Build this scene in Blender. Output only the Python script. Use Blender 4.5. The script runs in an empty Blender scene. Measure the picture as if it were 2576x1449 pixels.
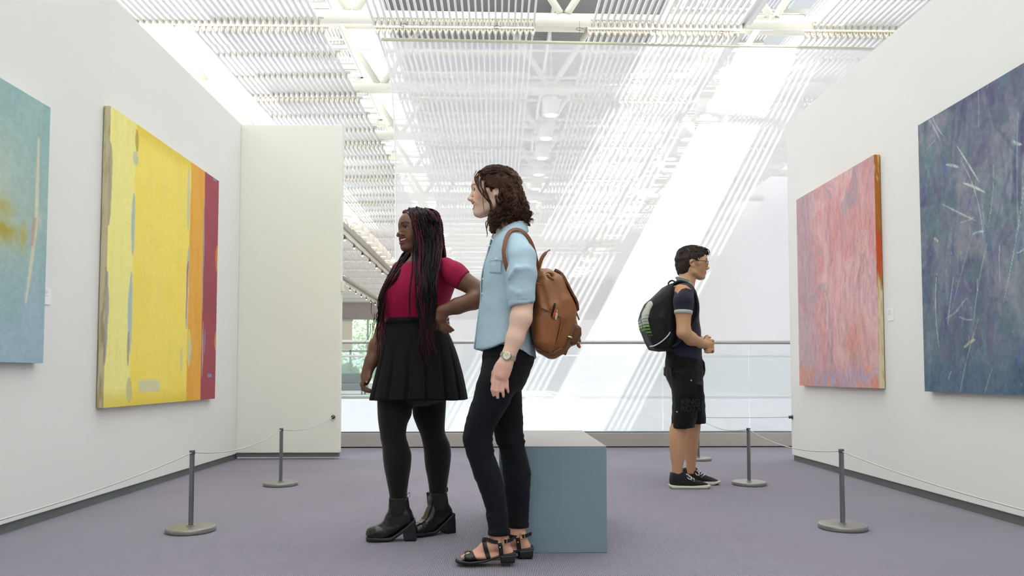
import bpy, bmesh, math, random
import numpy as np
from mathutils import Vector, Matrix

# ------------------------------------------------------------------ camera
F_PX = 1900.0; CAM_H = 0.80
PITCH = math.atan(89.6 / F_PX); YAW = math.atan(38.0 / F_PX)
CX, CY = 1288.0, 853.4
scene = bpy.context.scene
cam_data = bpy.data.cameras.new('camera'); cam = bpy.data.objects.new('camera', cam_data)
scene.collection.objects.link(cam)
cam_data.sensor_width = 36.0; cam_data.lens = 36.0 * F_PX / 2576.0
cam_data.shift_y = (CY - 724.5) / 2576.0
cam_data.clip_start = 0.05; cam_data.clip_end = 400
cam.location = (0, 0, CAM_H); cam.rotation_euler = (math.pi / 2 + PITCH, 0, -YAW)
scene.camera = cam
_F = np.array([math.sin(YAW) * math.cos(PITCH), math.cos(YAW) * math.cos(PITCH), math.sin(PITCH)])
_R = np.array([math.cos(YAW), -math.sin(YAW), 0.0]); _U = np.cross(_R, _F)
def at(px, py, d):
    """photo pixel + distance along the room -> world point"""
    r = _F + (px - CX) / F_PX * _R + (CY - py) / F_PX * _U
    return np.array([0, 0, CAM_H]) + r * (d / r[1])
def on_floor(px, py):
    r = _F + (px - CX) / F_PX * _R + (CY - py) / F_PX * _U
    return np.array([0, 0, CAM_H]) + r * (-CAM_H / r[2])

# ------------------------------------------------------------------ light
world = bpy.data.worlds.new('sky'); scene.world = world; world.use_nodes = True
bg = world.node_tree.nodes['Background']
bg.inputs[0].default_value = (0.92, 0.96, 1.0, 1); bg.inputs[1].default_value = 1.6
sun_data = bpy.data.lights.new('sun', 'SUN'); sun = bpy.data.objects.new('sun', sun_data)
scene.collection.objects.link(sun)
sun_data.energy = 16.0; sun_data.angle = math.radians(0.45); sun_data.color = (1.0, 0.985, 0.965)
SUN = Vector((-0.53, 0.26, -1.0)); sun.location = (8, -6, 20)
sun.rotation_euler = SUN.to_track_quat('-Z', 'Y').to_euler()
scene.view_settings.view_transform = 'Standard'; scene.view_settings.look = 'None'
scene.view_settings.exposure = 0.22; scene.view_settings.gamma = 1.0
scene.view_settings.use_curve_mapping = False
scene.cycles.max_bounces = 10; scene.cycles.diffuse_bounces = 6; scene.cycles.transparent_max_bounces = 16
scene.cycles.glossy_bounces = 3; scene.cycles.transmission_bounces = 6
scene.cycles.sample_clamp_indirect = 6.0; scene.cycles.caustics_reflective = False; scene.cycles.caustics_refractive = False

# ------------------------------------------------------------------ helpers
C = scene.collection
rng = np.random.default_rng(7); random.seed(7)
def lin(c):
    return tuple(((v / 255) / 12.92 if v / 255 <= 0.04045 else ((v / 255 + 0.055) / 1.055) ** 2.4) for v in c)
MATS = {}
def mat(name, rgb=(200, 200, 200), rough=0.6, metal=0.0, spec=0.5, attr=False, bump=None, var=None, sheen=0.0, coat=0.0, sss=0.0):
    """rgb in sRGB 0-255; bump=(scale,strength,stretch) noise relief; var=(scale,amount) tone variation"""
    if name in MATS: return MATS[name]
    m = bpy.data.materials.new(name); m.use_nodes = True; nt = m.node_tree
    b = nt.nodes['Principled BSDF']; col = lin(rgb) + (1,)
    b.inputs['Base Color'].default_value = col
    b.inputs['Roughness'].default_value = rough; b.inputs['Metallic'].default_value = metal
    b.inputs['Specular IOR Level'].default_value = spec
    if sheen: b.inputs['Sheen Weight'].default_value = sheen
    if coat: b.inputs['Coat Weight'].default_value = coat; b.inputs['Coat Roughness'].default_value = 0.15
    if sss:
        b.inputs['Subsurface Weight'].default_value = sss; b.inputs['Subsurface Radius'].default_value = (0.012, 0.005, 0.003); b.inputs['Subsurface Scale'].default_value = 0.6
    tc = nt.nodes.new('ShaderNodeTexCoord'); src = None
    if attr:
        a = nt.nodes.new('ShaderNodeAttribute'); a.attribute_name = 'Col'; src = a.outputs['Color']
    if var:
        n = nt.nodes.new('ShaderNodeTexNoise'); n.inputs['Scale'].default_value = var[0]; n.inputs['Detail'].default_value = 4
        nt.links.new(tc.outputs['Object'], n.inputs['Vector'])
        mr = nt.nodes.new('ShaderNodeMapRange'); mr.inputs['From Min'].default_value = 0.25; mr.inputs['From Max'].default_value = 0.75
        mr.inputs['To Min'].default_value = 1 - var[1]; mr.inputs['To Max'].default_value = 1 + var[1]
        nt.links.new(n.outputs['Fac'], mr.inputs['Value'])
        mx = nt.nodes.new('ShaderNodeMix'); mx.data_type = 'RGBA'; mx.blend_type = 'MULTIPLY'; mx.inputs['Factor'].default_value = 1
        if src is not None: nt.links.new(src, mx.inputs['A'])
        else: mx.inputs['A'].default_value = col
        nt.links.new(mr.outputs['Result'], mx.inputs['B']); src = mx.outputs['Result']
    if src is not None: nt.links.new(src, b.inputs['Base Color'])
    if bump:
        n2 = nt.nodes.new('ShaderNodeTexNoise'); n2.inputs['Scale'].default_value = bump[0]; n2.inputs['Detail'].default_value = 5
        mp = nt.nodes.new('ShaderNodeMapping')
        if len(bump) > 2: mp.inputs['Scale'].default_value = bump[2]
        nt.links.new(tc.outputs['Object'], mp.inputs['Vector']); nt.links.new(mp.outputs['Vector'], n2.inputs['Vector'])
        bp = nt.nodes.new('ShaderNodeBump'); bp.inputs['Strength'].default_value = bump[1]; bp.inputs['Distance'].default_value = 0.01
        nt.links.new(n2.outputs['Fac'], bp.inputs['Height']); nt.links.new(bp.outputs['Normal'], b.inputs['Normal'])
    MATS[name] = m; return m

def mesh_data(name, verts, faces, smooth=False, col=None):
    me = bpy.data.meshes.new(name)
    verts = np.asarray(verts, dtype=np.float32)
    if isinstance(faces, np.ndarray):
        k = faces.shape[1]; me.vertices.add(len(verts)); me.vertices.foreach_set('co', verts.ravel())
        me.loops.add(faces.size); me.loops.foreach_set('vertex_index', faces.astype(np.int32).ravel())
        me.polygons.add(len(faces)); me.polygons.foreach_set('loop_start', np.arange(0, faces.size, k, dtype=np.int32))
        me.update(calc_edges=True)
    else:
        me.from_pydata([tuple(v) for v in verts.tolist()], [], faces); me.update()
    if smooth: me.polygons.foreach_set('use_smooth', np.ones(len(me.polygons), dtype=bool))
    if col is not None:
        a = me.color_attributes.new('Col', 'FLOAT_COLOR', 'POINT')
        c = np.ones((len(verts), 4), dtype=np.float32); c[:, :3] = col
        a.data.foreach_set('color', c.ravel())
    return me
def link(name, me, m=None, parent=None):
    o = bpy.data.objects.new(name, me); C.objects.link(o)
    if m is not None and me is not None and len(me.materials) == 0: me.materials.append(m)
    if parent is not None: o.parent = parent
    return o
def obj(name, verts, faces, m, parent=None, smooth=False, col=None):
    return link(name, mesh_data(name, verts, faces, smooth, col), m, parent)
def empty(name, loc=(0, 0, 0)):
    o = bpy.data.objects.new(name, None); C.objects.link(o); o.location = tuple(float(v) for v in loc); o.empty_display_size = 0.1
    return o
def tag(o, label, cat, group=None):
    o['label'] = label; o['category'] = cat
    if group: o['group'] = group
    return o
def structure(o, label=None):
    o['kind'] = 'structure'
    if label: o['label'] = label
    return o
def bm_obj(name, bm, m, parent=None, smooth=False):
    me = bpy.data.meshes.new(name); bm.to_mesh(me); bm.free()
    if smooth: me.polygons.foreach_set('use_smooth', np.ones(len(me.polygons), dtype=bool))
    return link(name, me, m, parent)
def rel(o, parent):
    """parts are written in world coordinates; keep them there under an Empty that stands elsewhere"""
    o.parent = parent; o.matrix_parent_inverse = Matrix.Translation(parent.location).inverted()
    return o
def bm_box(bm, lo, hi, bevel=0.0, seg=2):
    r = bmesh.ops.create_cube(bm, size=1.0); vs = r['verts']
    lo = np.array(lo, float); hi = np.array(hi, float); c = (lo + hi) / 2; s = hi - lo
    for v in vs: v.co = Vector((v.co.x * s[0] + c[0], v.co.y * s[1] + c[1], v.co.z * s[2] + c[2]))
    if bevel > 0:
        es = list({e for v in vs for e in v.link_edges})
        bmesh.ops.bevel(bm, geom=es, offset=bevel, segments=seg, profile=0.5, affect='EDGES')
def box(name, lo, hi, m, parent=None, bevel=0.0):
    bm = bmesh.new(); bm_box(bm, lo, hi, bevel); return bm_obj(name, bm, m, parent)
def bm_lathe(bm, prof, seg=32, loc=(0, 0, 0), cap=True):
    rings = []
    for r, z in prof:
        rings.append([bm.verts.new((loc[0] + r * math.cos(2 * math.pi * i / seg), loc[1] + r * math.sin(2 * math.pi * i / seg), loc[2] + z)) for i in range(seg)])
    for a, b in zip(rings[:-1], rings[1:]):
        for i in range(seg):
            bm.faces.new((a[i], a[(i + 1) % seg], b[(i + 1) % seg], b[i]))
    if cap:
        bm.faces.new(list(reversed(rings[0]))); bm.faces.new(rings[-1])
def tube_arrays(pts, rad, seg=8, cap=True, flat=None):
    """tube around a polyline; flat=(normal, ratio) squashes the section along a direction"""
    pts = np.asarray(pts, float); n = len(pts)
    rad = np.full(n, rad) if np.isscalar(rad) else np.asarray(rad, float)
    t = np.gradient(pts, axis=0); t /= np.linalg.norm(t, axis=1)[:, None] + 1e-12
    up = np.array([0.0, 0, 1]) if abs(t[0, 2]) < 0.9 else np.array([0.0, 1, 0])
    nrm = np.zeros_like(pts); u = np.cross(t[0], up); u /= np.linalg.norm(u)
    for i in range(n):
        u = u - t[i] * np.dot(u, t[i]); u /= np.linalg.norm(u) + 1e-12; nrm[i] = u
    bn = np.cross(t, nrm); a = np.linspace(0, 2 * math.pi, seg, endpoint=False)
    v = pts[:, None, :] + rad[:, None, None] * (np.cos(a)[None, :, None] * nrm[:, None, :] + np.sin(a)[None, :, None] * bn[:, None, :])
    v = v.reshape(-1, 3)
    i = np.arange(n - 1)[:, None] * seg; j = np.arange(seg)[None, :]; j2 = (j + 1) % seg
    f = np.stack([i + j, i + j2, i + seg + j2, i + seg + j], -1).reshape(-1, 4)
    if cap:
        c0 = len(v); v = np.vstack([v, pts[0], pts[-1]])
        k = np.arange(seg); k2 = (k + 1) % seg
        f = np.vstack([f, np.stack([k2, k, np.full(seg, c0), np.full(seg, c0)], -1), np.stack([(n - 1) * seg + k, (n - 1) * seg + k2, np.full(seg, c0 + 1), np.full(seg, c0 + 1)], -1)])
    return v, f
def join_arrays(parts):
    vs, fs, o = [], [], 0
    for v, f in parts:
        vs.append(v); fs.append(f + o); o += len(v)
    return np.vstack(vs), np.vstack(fs)
def fix_tris(faces):
    """quads whose last two corners repeat become triangles"""
    return [tuple(q[:3]) if q[2] == q[3] else tuple(q) for q in faces.tolist()]
def tube(name, pts, rad, m, parent=None, seg=10, smooth=True):
    v, f = tube_arrays(pts, rad, seg); return obj(name, v, fix_tris(f), m, parent, smooth)
def spline(pts, n=40):
    """Catmull-Rom through the points"""
    p = np.asarray(pts, float); p = np.vstack([2 * p[0] - p[1], p, 2 * p[-1] - p[-2]]); m = len(p) - 3
    out = []
    for s in np.linspace(0, m - 1e-6, n):
        i = int(s); t = s - i; a, b, c, d = p[i:i + 4]
        out.append(0.5 * ((2 * b) + (c - a) * t + (2 * a - 5 * b + 4 * c - d) * t * t + (3 * b - a - 3 * c + d) * t ** 3))
    return np.array(out)
def ribbon(pts, width_dir, width, thick, name, m, parent=None):
    """flat strap: rectangular section swept along pts; width_dir may be one vector or one per point"""
    pts = np.asarray(pts, float); n = len(pts)
    wd = np.asarray(width_dir, float); wd = np.tile(wd, (n, 1)) if wd.ndim == 1 else wd
    t = np.gradient(pts, axis=0); t /= np.linalg.norm(t, axis=1)[:, None]
    wd = wd - t * np.sum(wd * t, 1)[:, None]; wd /= np.linalg.norm(wd, axis=1)[:, None]; nn = np.cross(t, wd)
    width = np.full(n, width) if np.isscalar(width) else np.asarray(width, float)
    w = wd * width[:, None] / 2; h = nn * thick / 2
    v = np.stack([pts - w - h, pts + w - h, pts + w + h, pts - w + h], 1).reshape(-1, 3); f = []
    for i in range(n - 1):
        for j in range(4): f.append((i * 4 + j, i * 4 + (j + 1) % 4, i * 4 + 4 + (j + 1) % 4, i * 4 + 4 + j))
    f.append((3, 2, 1, 0)); f.append(tuple((n - 1) * 4 + j for j in range(4)))
    return obj(name, v, f, m, parent)
# smooth lattice noise in numpy
_lat = np.random.default_rng(3).random((64, 64)).astype(np.float32)
def noise2(x, y):
    xi = np.floor(x).astype(int); yi = np.floor(y).astype(int); fx = x - xi; fy = y - yi
    fx = fx * fx * (3 - 2 * fx); fy = fy * fy * (3 - 2 * fy)
    g = lambda a, b: _lat[a % 64, b % 64]
    return (g(xi, yi) * (1 - fx) + g(xi + 1, yi) * fx) * (1 - fy) + (g(xi, yi + 1) * (1 - fx) + g(xi + 1, yi + 1) * fx) * fy
def fbm(x, y, o=4):
    s = 0; a = 0.5; t = 0
    for k in range(o): s = s + a * noise2(x * 2 ** k + 17.3 * k, y * 2 ** k + 9.1 * k); t += a; a *= 0.5
    return s / t
def sstep(a, b, x):
    t = np.clip((x - a) / (b - a), 0, 1); return t * t * (3 - 2 * t)
# ------------------------------------------------------------------ the gallery
XL, XR, YB, YC, YE, HW = -2.47, 2.77, -5.0, 7.24, 8.4, 3.22
wall_m = mat('wall_paint', (236, 236, 231), 0.75, spec=0.25, bump=(60, 0.03), var=(1.2, 0.012))
panel_m = mat('panel_paint', (236, 238, 226), 0.6, spec=0.3, bump=(60, 0.02))
plinth_m = mat('plinth_grey', (104, 108, 106), 0.5, spec=0.4, var=(3, 0.06))
def carpet():
    m = bpy.data.materials.new('ribbed_carpet'); m.use_nodes = True; nt = m.node_tree; b = nt.nodes['Principled BSDF']
    b.inputs['Roughness'].default_value = 0.95; b.inputs['Specular IOR Level'].default_value = 0.1
    tc = nt.nodes.new('ShaderNodeTexCoord'); sx = nt.nodes.new('ShaderNodeSeparateXYZ'); nt.links.new(tc.outputs['Object'], sx.inputs[0])
    mu = nt.nodes.new('ShaderNodeMath'); mu.operation = 'MULTIPLY'; mu.inputs[1].default_value = 2 * math.pi / 0.0068; nt.links.new(sx.outputs['X'], mu.inputs[0])
    si = nt.nodes.new('ShaderNodeMath'); si.operation = 'SINE'; nt.links.new(mu.outputs[0], si.inputs[0])
    rp = nt.nodes.new('ShaderNodeMapRange'); rp.inputs['From Min'].default_value = -0.7; rp.inputs['From Max'].default_value = 0.7; nt.links.new(si.outputs[0], rp.inputs['Value'])
    n = nt.nodes.new('ShaderNodeTexNoise'); n.inputs['Scale'].default_value = 1.3; n.inputs['Detail'].default_value = 6; nt.links.new(tc.outputs['Object'], n.inputs['Vector'])
    n3 = nt.nodes.new('ShaderNodeTexNoise'); n3.inputs['Scale'].default_value = 420; n3.inputs['Detail'].default_value = 2; nt.links.new(tc.outputs['Object'], n3.inputs['Vector'])
    mix = nt.nodes.new('ShaderNodeMix'); mix.data_type = 'RGBA'
    mix.inputs['A'].default_value = lin((112, 108, 119)) + (1,); mix.inputs['B'].default_value = lin((158, 152, 161)) + (1,)
    nt.links.new(rp.outputs['Result'], mix.inputs['Factor'])
    hs = nt.nodes.new('ShaderNodeHueSaturation'); nt.links.new(mix.outputs['Result'], hs.inputs['Color'])
    ad = nt.nodes.new('ShaderNodeMath'); ad.operation = 'ADD'; nt.links.new(n.outputs['Fac'], ad.inputs[0]); nt.links.new(n3.outputs['Fac'], ad.inputs[1])
    mr = nt.nodes.new('ShaderNodeMapRange'); mr.inputs['From Min'].default_value = 0.6; mr.inputs['From Max'].default_value = 1.4; mr.inputs['To Min'].default_value = 0.9; mr.inputs['To Max'].default_value = 1.1
    nt.links.new(ad.outputs[0], mr.inputs['Value']); nt.links.new(mr.outputs['Result'], hs.inputs['Value'])
    nt.links.new(hs.outputs['Color'], b.inputs['Base Color'])
    bp = nt.nodes.new('ShaderNodeBump'); bp.inputs['Strength'].default_value = 0.35; bp.inputs['Distance'].default_value = 0.002
    nt.links.new(si.outputs[0], bp.inputs['Height']); nt.links.new(bp.outputs['Normal'], b.inputs['Normal'])
    return m
floor = structure(box('floor', (-3.4, YB, -0.30), (4.2, YE + 0.10, 0.0), carpet()), 'lavender grey ribbed carpet floor')
# left wall, right wall, end panel
wl = structure(box('wall_left', (XL - 0.16, YB, 0.052), (XL, YC + 0.09, HW), wall_m, bevel=0.004), 'white painted left wall carrying two paintings')
bl = structure(box('baseboard_left', (XL - 0.15, YB, 0.0), (XL - 0.012, YC + 0.08, 0.052), plinth_m), 'grey recessed plinth along the left wall')
wr = structure(box('wall_right', (XR, YB, 0.052), (XR + 0.16, 7.08, HW - 0.03), wall_m, bevel=0.004), 'white painted right wall carrying two paintings')
br = structure(box('baseboard_right', (XR + 0.012, YB, 0.0), (XR + 0.15, 7.06, 0.052), plinth_m), 'grey recessed plinth along the right wall')
we = structure(box('wall_back', (XL, YC, 0.062), (-1.497, YC + 0.09, HW - 0.005), panel_m, bevel=0.004), 'pale cream end panel closing the left wall')
bb = structure(box('baseboard_back', (XL, YC + 0.012, 0.022), (-1.505, YC + 0.078, 0.062), plinth_m), 'grey strip under the cream end panel')
rear = structure(box('wall_rear', (XL - 0.16, YB - 0.16, 0), (XR + 0.16, YB, HW), wall_m))
# door latch block on the edge of the end panel
lt = tag(empty('wall_switch', (-1.49, YC + 0.045, 1.62)), 'small white switch box on the edge of the cream end panel', 'switch')
rel(box('housing', (-1.497, YC + 0.015, 1.60), (-1.468, YC + 0.075, 1.70), mat('switch_white', (232, 230, 215), 0.5), bevel=0.005), lt)
rel(box('button', (-1.468, YC + 0.028, 1.635), (-1.462, YC + 0.062, 1.672), mat('switch_lens', (190, 192, 180), 0.4), bevel=0.002), lt)
# kerb, glass balustrade and handrail at the edge of the floor
steel_m = mat('brushed_steel', (196, 194, 188), 0.4, metal=0.45, bump=(30, 0.05, (1, 40, 40)), var=(2.0, 0.06))
kerb_m = mat('kerb_steel', (182, 175, 168), 0.45, metal=0.35, bump=(40, 0.05, (1, 30, 30)), var=(2.5, 0.08))
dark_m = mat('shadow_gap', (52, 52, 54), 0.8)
def thin_glass(name, tint=(0.972, 0.99, 0.99), milk=0.05):
    m = bpy.data.materials.new(name); m.use_nodes = True; nt = m.node_tree; nt.nodes.remove(nt.nodes['Principled BSDF']); out = nt.nodes['Material Output']
    tr = nt.nodes.new('ShaderNodeBsdfTransparent'); tr.inputs[0].default_value = tint + (1,)
    gl = nt.nodes.new('ShaderNodeBsdfGlossy'); gl.inputs['Roughness'].default_value = 0.02; gl.inputs[0].default_value = (0.9, 0.95, 0.95, 1)
    df = nt.nodes.new('ShaderNodeBsdfTranslucent'); df.inputs[0].default_value = (0.88, 0.93, 0.93, 1)
    fr = nt.nodes.new('ShaderNodeFresnel'); fr.inputs['IOR'].default_value = 1.35
    m1 = nt.nodes.new('ShaderNodeMixShader'); nt.links.new(fr.outputs[0], m1.inputs[0]); nt.links.new(tr.outputs[0], m1.inputs[1]); nt.links.new(gl.outputs[0], m1.inputs[2])
    m2 = nt.nodes.new('ShaderNodeMixShader'); m2.inputs[0].default_value = milk; nt.links.new(m1.outputs[0], m2.inputs[1]); nt.links.new(df.outputs[0], m2.inputs[2])
    nt.links.new(m2.outputs[0], out.inputs[0]); return m
glass_m = thin_glass('balustrade_glass')
def balustrade(name, x0, x1, y, z0, htop, kerb_h, joints, label, gm, rail_r=0.021):
    e = tag(empty(name, ((x0 + x1) / 2, y, z0)), label, 'railing')
    rel(box('kerb', (x0, y - 0.06, z0 + 0.012), (x1, y + 0.06, z0 + kerb_h), kerb_m, bevel=0.004), e)
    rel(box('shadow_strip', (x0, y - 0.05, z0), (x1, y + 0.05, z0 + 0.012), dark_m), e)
    rel(box('glazing_bead', (x0, y - 0.02, z0 + kerb_h), (x1, y + 0.02, z0 + kerb_h + 0.014), mat('bead', (120, 132, 132), 0.4, metal=0.4)), e)
    xs = [x0] + list(joints) + [x1]
    for a, b in zip(xs[:-1], xs[1:]):
        rel(box('glass_pane', (a + 0.005, y - 0.006, z0 + kerb_h + 0.012), (b - 0.005, y + 0.006, z0 + htop - 0.02), gm), e)
    n = 24; v, f = tube_arrays([(x0, y, z0 + htop), (x1, y, z0 + htop)], rail_r, n)
    rel(obj('handrail', v, fix_tris(f), steel_m, None, True), e)
    return e
balustrade('glass_balustrade', -3.3, 4.1, YE, 0.0, 1.165, 0.16, (-2.05, -0.75, 0.55, 1.85, 2.82), 'frameless glass balustrade with steel handrail and kerb at the carpet edge', glass_m)
# bench
bench_m = mat('bench_paint', (126, 146, 156), 0.55, spec=0.4, bump=(220, 0.06), var=(3, 0.03))
bench_lit_top_m = mat('bench_top_lit', (152, 148, 144), 0.42, spec=0.5, bump=(150, 0.03), var=(6, 0.03))  # top painted paler and warmer to carry the light falling on it
bx0, bx1, by0, by1, bh = 0.012, 0.497, 3.43, 4.40, 0.478
be = tag(empty('bench', ((bx0 + bx1) / 2, (by0 + by1) / 2, 0)), 'blue grey box bench with its top painted paler where light falls, behind the woman in jeans', 'bench')
rel(box('body', (bx0, by0, 0.0), (bx1, by1, bh - 0.006), bench_m, bevel=0.003), be)
rel(box('top', (bx0 + 0.001, by0 + 0.001, bh - 0.006), (bx1 - 0.001, by1 - 0.001, bh), bench_lit_top_m, bevel=0.002), be)
be.rotation_euler = (0, 0, 0)
# barrier posts and cords
post_m = mat('post_steel', (128, 134, 134), 0.36, metal=0.85, bump=(50, 0.04, (30, 30, 1)), var=(8, 0.05))
base_m = mat('post_base', (158, 158, 154), 0.38, metal=0.75, bump=(70, 0.05), var=(5, 0.06))
cap_m = mat('post_cap', (88, 92, 92), 0.4, metal=0.7)
def make_post(x, y, label, proto=[]):
    e = tag(empty('barrier_post', (x, y, 0)), label, 'barrier post', 'low steel barrier posts in front of the walls')
    if not proto:
        bm = bmesh.new(); bm_lathe(bm, [(0.112, 0), (0.119, 0.003), (0.121, 0.008), (0.121, 0.021), (0.119, 0.0245), (0.115, 0.026), (0.02, 0.027)], 64); a = bm_obj('base', bm, base_m, e, True)
        bm = bmesh.new(); bm_lathe(bm, [(0.0125, 0.026), (0.0125, 0.392)], 24); b = bm_obj('pole', bm, post_m, e, True)
        bm = bmesh.new(); bm_lathe(bm, [(0.0125, 0.392), (0.0138, 0.393), (0.0138, 0.410), (0.0125, 0.412)], 24); c = bm_obj('cap', bm, cap_m, e, True)
        bm = bmesh.new(); bm_lathe(bm, [(0.018, 0.0265), (0.018, 0.030), (0.0125, 0.032)], 24); d = bm_obj('collar', bm, base_m, e, True)
        for o in (a, b, c, d):
            md = o.modifiers.new('edges', 'EDGE_SPLIT'); md.split_angle = math.radians(35)
        proto += [a, b, c, d]
    else:
        for o in proto:
            q = o.copy(); C.objects.link(q); q.parent = e
    return e
posts = [(-1.566, 3.94), (-1.566, 5.55), (1.802, 3.94), (1.838, 5.51), (1.892, 7.10)]
for (x, y), l in zip(posts, ['low steel barrier post in front of the yellow striped painting', 'low steel barrier post in front of the cream end panel', 'low steel barrier post in front of the dark blue painting', 'low steel barrier post in front of the pink painting', 'low steel barrier post behind the shoes of the man in shorts']):
    make_post(x, y, l)
cord_m = mat('barrier_cord_grey', (196, 194, 190), 0.7)
def cord(a, b, sag, label):
    a = np.array(a); b = np.array(b); t = np.linspace(0, 1, 36)[:, None]
    p = a + (b - a) * t; p[:, 2] -= (4 * sag * t * (1 - t))[:, 0]
    tag(tube('barrier_rope', p, 0.0032, cord_m, None, 8), label, 'rope', 'thin grey barrier ropes')
PT = 0.400
K1 = np.array([-1.555, YC - 0.028, 0.40]); K2 = np.array([XR + 0.03, 7.05, 0.405])
cord((-1.55, 1.2, PT), (-1.566, 3.922, PT), 0.055, 'thin grey rope running along the left wall below the teal painting')
cord((-1.566, 3.958, PT), (-1.566, 5.532, PT), 0.052, 'thin grey rope sagging between the two posts by the left wall')
cord((-1.566, 5.568, PT), tuple(K1), 0.045, 'thin grey rope rising to the knob on the cream end panel')
cord((1.75, 1.2, PT), (1.802, 3.922, PT), 0.055, 'thin grey rope running along the right wall below the dark blue painting')
cord((1.802, 3.958, PT), (1.838, 5.492, PT), 0.05, 'thin grey rope between the posts before the dark blue and pink paintings')
cord((1.838, 5.528, PT), (1.892, 7.082, PT), 0.05, 'thin grey rope between the pink painting post and the post behind the man')
cord((1.910, 7.10, PT), (XR + 0.004, 7.05, 0.405), 0.004, 'thin grey rope stretched to the eyelet on the right wall end')
def knob(p, axis, label):
    e = tag(empty('cord_knob', p), label, 'wall fixing', 'small dark cord fixings')
    q = np.array(axis, float)
    v, f = tube_arrays([np.zeros(3), q * 0.008, q * 0.0081, q * 0.028], [0.019, 0.019, 0.010, 0.010], 16); obj('mounting', v, fix_tris(f), cap_m, e, True)
    v, f = tube_arrays([q * 0.020, q * 0.034], 0.014, 16); obj('head', v, fix_tris(f), cap_m, e, True)
knob((-1.555, YC, 0.40), (0, -1, 0), 'small dark cord knob screwed to the cream end panel')
knob((XR, 7.05, 0.405), (-1, 0, 0), 'small dark cord knob at the end of the right wall')
# ------------------------------------------------------------------ paintings (colour laid on as paint strokes per vertex)
canvas_bump = dict(bump=(260, 0.10))
def painting(name, side, y0, y1, z0, z1, paint, edge_paint, label, n=(220, 260), thick=0.04, relief=0.0012):
    """side -1: on the left wall, +1: on the right wall. u runs from the near end to the far end, v downwards."""
    xw = XL if side < 0 else XR
    xf = xw - side * (thick + 0.006); xb = xw - side * 0.006
    e = tag(empty(name, (xw, (y0 + y1) / 2, z0)), label, 'painting')
    nu, nv = n; u = np.linspace(0, 1, nu); v = np.linspace(0, 1, nv); U, V = np.meshgrid(u, v, indexing='ij')
    col, h = paint(U, V, y1 - y0, z1 - z0)
    X = xf - side * np.clip(h, 0, 1) * relief
    P = np.stack([X, y0 + U * (y1 - y0), z1 - V * (z1 - z0)], -1).reshape(-1, 3)
    i = np.arange(nu - 1)[:, None] * nv + np.arange(nv - 1)[None, :]; i = i.ravel()
    f = np.stack([i, i + nv, i + nv + 1, i + 1], -1)
    if side > 0: f = f[:, ::-1]
    cl = np.clip(col, 0, 255) / 255.0; cl = np.where(cl <= 0.04045, cl / 12.92, ((cl + 0.055) / 1.055) ** 2.4)
    rel(obj('canvas_front', P, f, mat('oil_paint', (200, 200, 200), 0.62, spec=0.3, attr=True, bump=(320, 0.08), var=(45, 0.025)), None, True, cl.reshape(-1, 3)), e)
    # stretcher sides with their own paint
    def strip(pa, pb, pc, pd, fn, nm):
        m_ = 60; t = np.linspace(0, 1, m_); s = np.linspace(0, 1, 5); T, S = np.meshgrid(t, s, indexing='ij')
        pa, pb, pc, pd = map(np.array, (pa, pb, pc, pd))
        Q = (pa * (1 - T[..., None]) + pb * T[..., None]) * (1 - S[..., None]) + (pd * (1 - T[..., None]) + pc * T[..., None]) * S[..., None]
        cc = np.clip(fn(T, S), 0, 255) / 255.0; cc = np.where(cc <= 0.04045, cc / 12.92, ((cc + 0.055) / 1.055) ** 2.4)
        k = np.arange(m_ - 1)[:, None] * 5 + np.arange(4)[None, :]; k = k.ravel()
        rel(obj(nm, Q.reshape(-1, 3), np.stack([k, k + 5, k + 6, k + 1], -1), mat('oil_paint'), None, False, cc.reshape(-1, 3)), e)
    strip((xf, y0, z1), (xf, y0, z0), (xb, y0, z0), (xb, y0, z1), edge_paint, 'canvas_side')
    strip((xf, y1, z1), (xf, y1, z0), (xb, y1, z0), (xb, y1, z1), edge_paint, 'canvas_side')
    strip((xf, y0, z1), (xf, y1, z1), (xb, y1, z1), (xb, y0, z1), edge_paint, 'canvas_side')
    strip((xf, y0, z0), (xf, y1, z0), (xb, y1, z0), (xb, y0, z0), edge_paint, 'canvas_side')
    xk = xw - side * 0.0015
    rel(box('stretcher', (min(xk, xb), y0 + 0.01, z0 + 0.01), (max(xk, xb), y1 - 0.01, z1 - 0.01), mat('stretcher_wood', (150, 120, 85), 0.7)), e)
    return e
def mixc(c, rgb, a):
    return c * (1 - a[..., None]) + np.array(rgb, float) * a[..., None]
def band(U, a, b, soft): return sstep(a - soft, a + soft, U) * (1 - sstep(b - soft, b + soft, U))
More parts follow.
